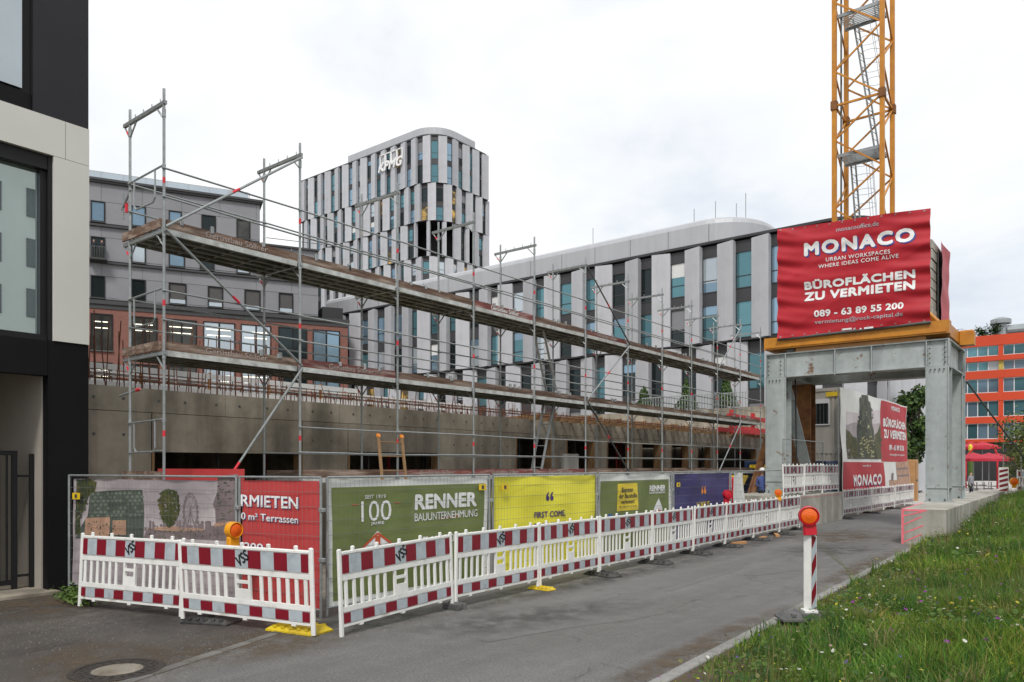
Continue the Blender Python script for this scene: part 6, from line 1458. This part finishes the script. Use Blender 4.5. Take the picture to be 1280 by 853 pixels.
def field(n, y0, y1, s0, s1, h0, h1, w, pw=1., bend=.5):
    x, y = scatter(n, y0, y1, s0, s1, pw); s = x-kxn(y)
    keep = (rs.rand(n) < np.clip(.10+s*.8+.65*vnoise(x,y,3.1), .04, 1)) & ~((y > 22.6) & (x < -3.3-.0186*(y-23)+.03)); x, y, s = x[keep], y[keep], s[keep]; n = len(x)
    tall = np.clip(.62+.3*s+.45*vnoise(x,y,1.4)+.35*vnoise(x,y,4.3), .25, 1.6)
    blades(x, y, (h0+(h1-h0)*rs.rand(n))*tall, w*(.6+.8*rs.rand(n)), palette(n,x,y), bend)
def stems(n, y0, y1, h0, h1, w):
    x, y = scatter(n, y0, y1, .5, 5); k = rs.rand(n) < np.clip(.35+.9*vnoise(x,y,.9),.03,1); k &= ~((y > 22.6) & (x < -3.3-.0186*(y-23)+.03)); x, y = x[k], y[k]; n = len(x)
    c = np.array([[.24,.24,.07],[.30,.24,.12],[.12,.20,.05],[.09,.16,.05]])[rs.randint(0,4,n)]*(.7+.5*rs.rand(n))[:,None]
    blades(x, y, h0+(h1-h0)*rs.rand(n), np.full(n,w), c, .35)
def tussocks(nc, y0, y1, per, h0, h1, w):
    cx, cy = scatter(nc, y0, y1, .7, 5); k = ~((cy > 22.6) & (cx < -3.2-.0186*(cy-23)+.03)); cx, cy = cx[k], cy[k]; nc = len(cx)
    x = np.repeat(cx,per)+rs.randn(nc*per)*.07; y = np.repeat(cy,per)+rs.randn(nc*per)*.07; hh = np.repeat(h0+(h1-h0)*rs.rand(nc),per)*(.5+.6*rs.rand(nc*per))
    tint = np.array([[.10,.20,.03],[.20,.25,.05],[.05,.13,.03],[.27,.24,.10]])[rs.choice(4,nc,p=[.4,.25,.25,.1])]
    blades(x, y, hh, w*(.6+.8*rs.rand(nc*per)), np.repeat(tint,per,axis=0)*(.7+.6*rs.rand(nc*per))[:,None], .8)
tussocks(150, 5, 14, 55, .25, .52, .011); tussocks(260, 14, 42, 40, .35, .7, .02)
stems(11000, 4.6, 15, .22, .58, .006); stems(10000, 15, 43, .35, .8, .012)
field(70000, 4.5, 13, .03, 4.6, .07, .30, .010, 1., .7); field(45000, 4.5, 13, .03, 4.6, .03, .13, .018, 1., 1.2)
field(52000, 13, 24, .03, 4.8, .09, .38, .014, 1., .6); field(42000, 24, 44, .03, 4.8, .12, .48, .022, 1., .6); field(22000, -8, 4.5, .03, 6, .07, .28, .014); field(26000, 4.5, 44, 4.6, 12, .12, .36, .03)
# flower heads and small leaves
def heads(n, y0, y1, colr, size, h0, h1):
    global base_n
    x, y = scatter(n, y0, y1, .35, 5); k = rs.rand(n) < np.clip(.5+.6*vnoise(x,y,1.1),.05,1); k &= ~((y > 22.6) & (x < -3.3-.0186*(y-23)+.03)); x, y = x[k], y[k]; n = len(x)
    z = bz(x,y)+h0+(h1-h0)*rs.rand(n); P = np.zeros((n,7,3)); r = size*(.5+.9*rs.rand(n)); tl = rs.randn(n,2)*.35
    P[:,0] = np.stack([x,y,z+.15*r],1)
    for i in range(6): a = i*PI/3; P[:,i+1] = np.stack([x+r*np.cos(a), y+r*np.sin(a), z+r*(tl[:,0]*np.cos(a)+tl[:,1]*np.sin(a))],1)
    idx = np.arange(n)*7+base_n; V.append(P.reshape(-1,3)); Fq.append(np.stack([np.stack([idx,idx+1+i,idx+1+(i+1)%6],1) for i in range(6)],1).reshape(-1,3)); Cc.append(np.repeat(np.array([colr])*(.75+.4*rs.rand(n))[:,None],7,axis=0)); base_n += n*7
for (cl, q, sz) in (((.70,.70,.63),330,.015),((.30,.04,.34),150,.020),((.13,.09,.30),260,.014),((.60,.54,.06),330,.014),((.5,.32,.3),160,.014)): heads(int(q*1.3), 5, 14, cl, sz, .16, .40); heads(int(q*1.4), 14, 40, cl, sz*1.3, .25, .5)
heads(9000, 4.6, 16, (.13,.22,.045), .022, .03, .26); heads(6500, 4.6, 16, (.06,.13,.035), .034, .01, .18); heads(2500, 4.6, 16, (.20,.20,.08), .016, .2, .42); heads(4500, 16, 42, (.10,.175,.04), .05, .06, .34)
Vn = np.concatenate(V); Fn = np.concatenate(Fq); Cn = np.concatenate(Cc)
me = bpy.data.meshes.new('meadow_grass'); me.vertices.add(len(Vn)); me.vertices.foreach_set('co', Vn.ravel()); me.loops.add(Fn.size); me.loops.foreach_set('vertex_index', Fn.ravel().astype(np.int32)); me.polygons.add(len(Fn)); me.polygons.foreach_set('loop_start', np.arange(0, Fn.size, 3, dtype=np.int32))
me.update(calc_edges=True)
ca = me.color_attributes.new('Col', 'FLOAT_COLOR', 'POINT'); ca.data.foreach_set('color', np.concatenate([np.clip(Cn,0,1), np.ones((len(Cn),1))],1).astype(np.float32).ravel())
me.materials.append(MAT['blades']); tag(inst('meadow_grass', me), 'long meadow grass with small white, purple and yellow flowers on the bank', 'grass', kind='stuff')
# grit along the kerb, the barriers and the drive
gq = random.Random(77); gmb = MB()
def stone(x, y, r):
    v = [(x+r*math.cos(a)*gq.uniform(.6,1.2), y+r*math.sin(a)*gq.uniform(.6,1.2), 0.0) for a in (0,1.25,2.5,3.75,5)]; gmb.add(v+[(x,y,r*.7)], [(i,(i+1)%5,5) for i in range(5)])
for i in range(1500):
    Y = gq.uniform(4,24); stone(kx(Y)-.17-abs(gq.gauss(0,.09)), Y, gq.uniform(.004,.014))
for i in range(2600):
    Y = gq.uniform(6.2,26); X = -7.6-.5*min(1,(Y-6)/19.)+gq.gauss(.05,.22); stone(X, Y, gq.uniform(.004,.016))
for i in range(2200):
    Y = gq.uniform(2.5,6.2); stone(gx(Y)-.1+gq.gauss(0,.3), Y, gq.uniform(.003,.011))
for i in range(1500): stone(gq.uniform(-13.8,-8.8), gq.uniform(3.0,5.6), gq.uniform(.004,.012))
tag(gmb.build('grit', 'gravel'), 'loose grit along the kerb and under the barriers', 'grit', kind='stuff')
# weeds at the foot of the left barrier
wx, wy = gp(112,752); e_ = thing('weed_patch', 'leafy green weeds at the foot of the left barrier', 'weeds', (wx,wy,0))
q = random.Random(12)
for c_ in range(1):
    leaves('leaves', q, lambda g: ((wx+g.gauss(0,.26),wy-.18+g.gauss(0,.09),.05+abs(g.gauss(0,.09))),(0,0,1)), 1100, .032, ['leaf'], e_)
tall = thing('dry_stalks', 'thin dry weed stalks at the kerb behind the traffic beacon', 'weeds', (-3.62,14.5,0)); m = MB()
for k in range(5): m.path([(-3.6+.02*k,14.5+.15*k,0),(-3.75-.06*k,14.5+.1*k,.35),(-3.9-.12*k,14.4+.05*k,.6+.05*k)],.0025,4)
m.build('stalks', 'leaf_olive', tall)
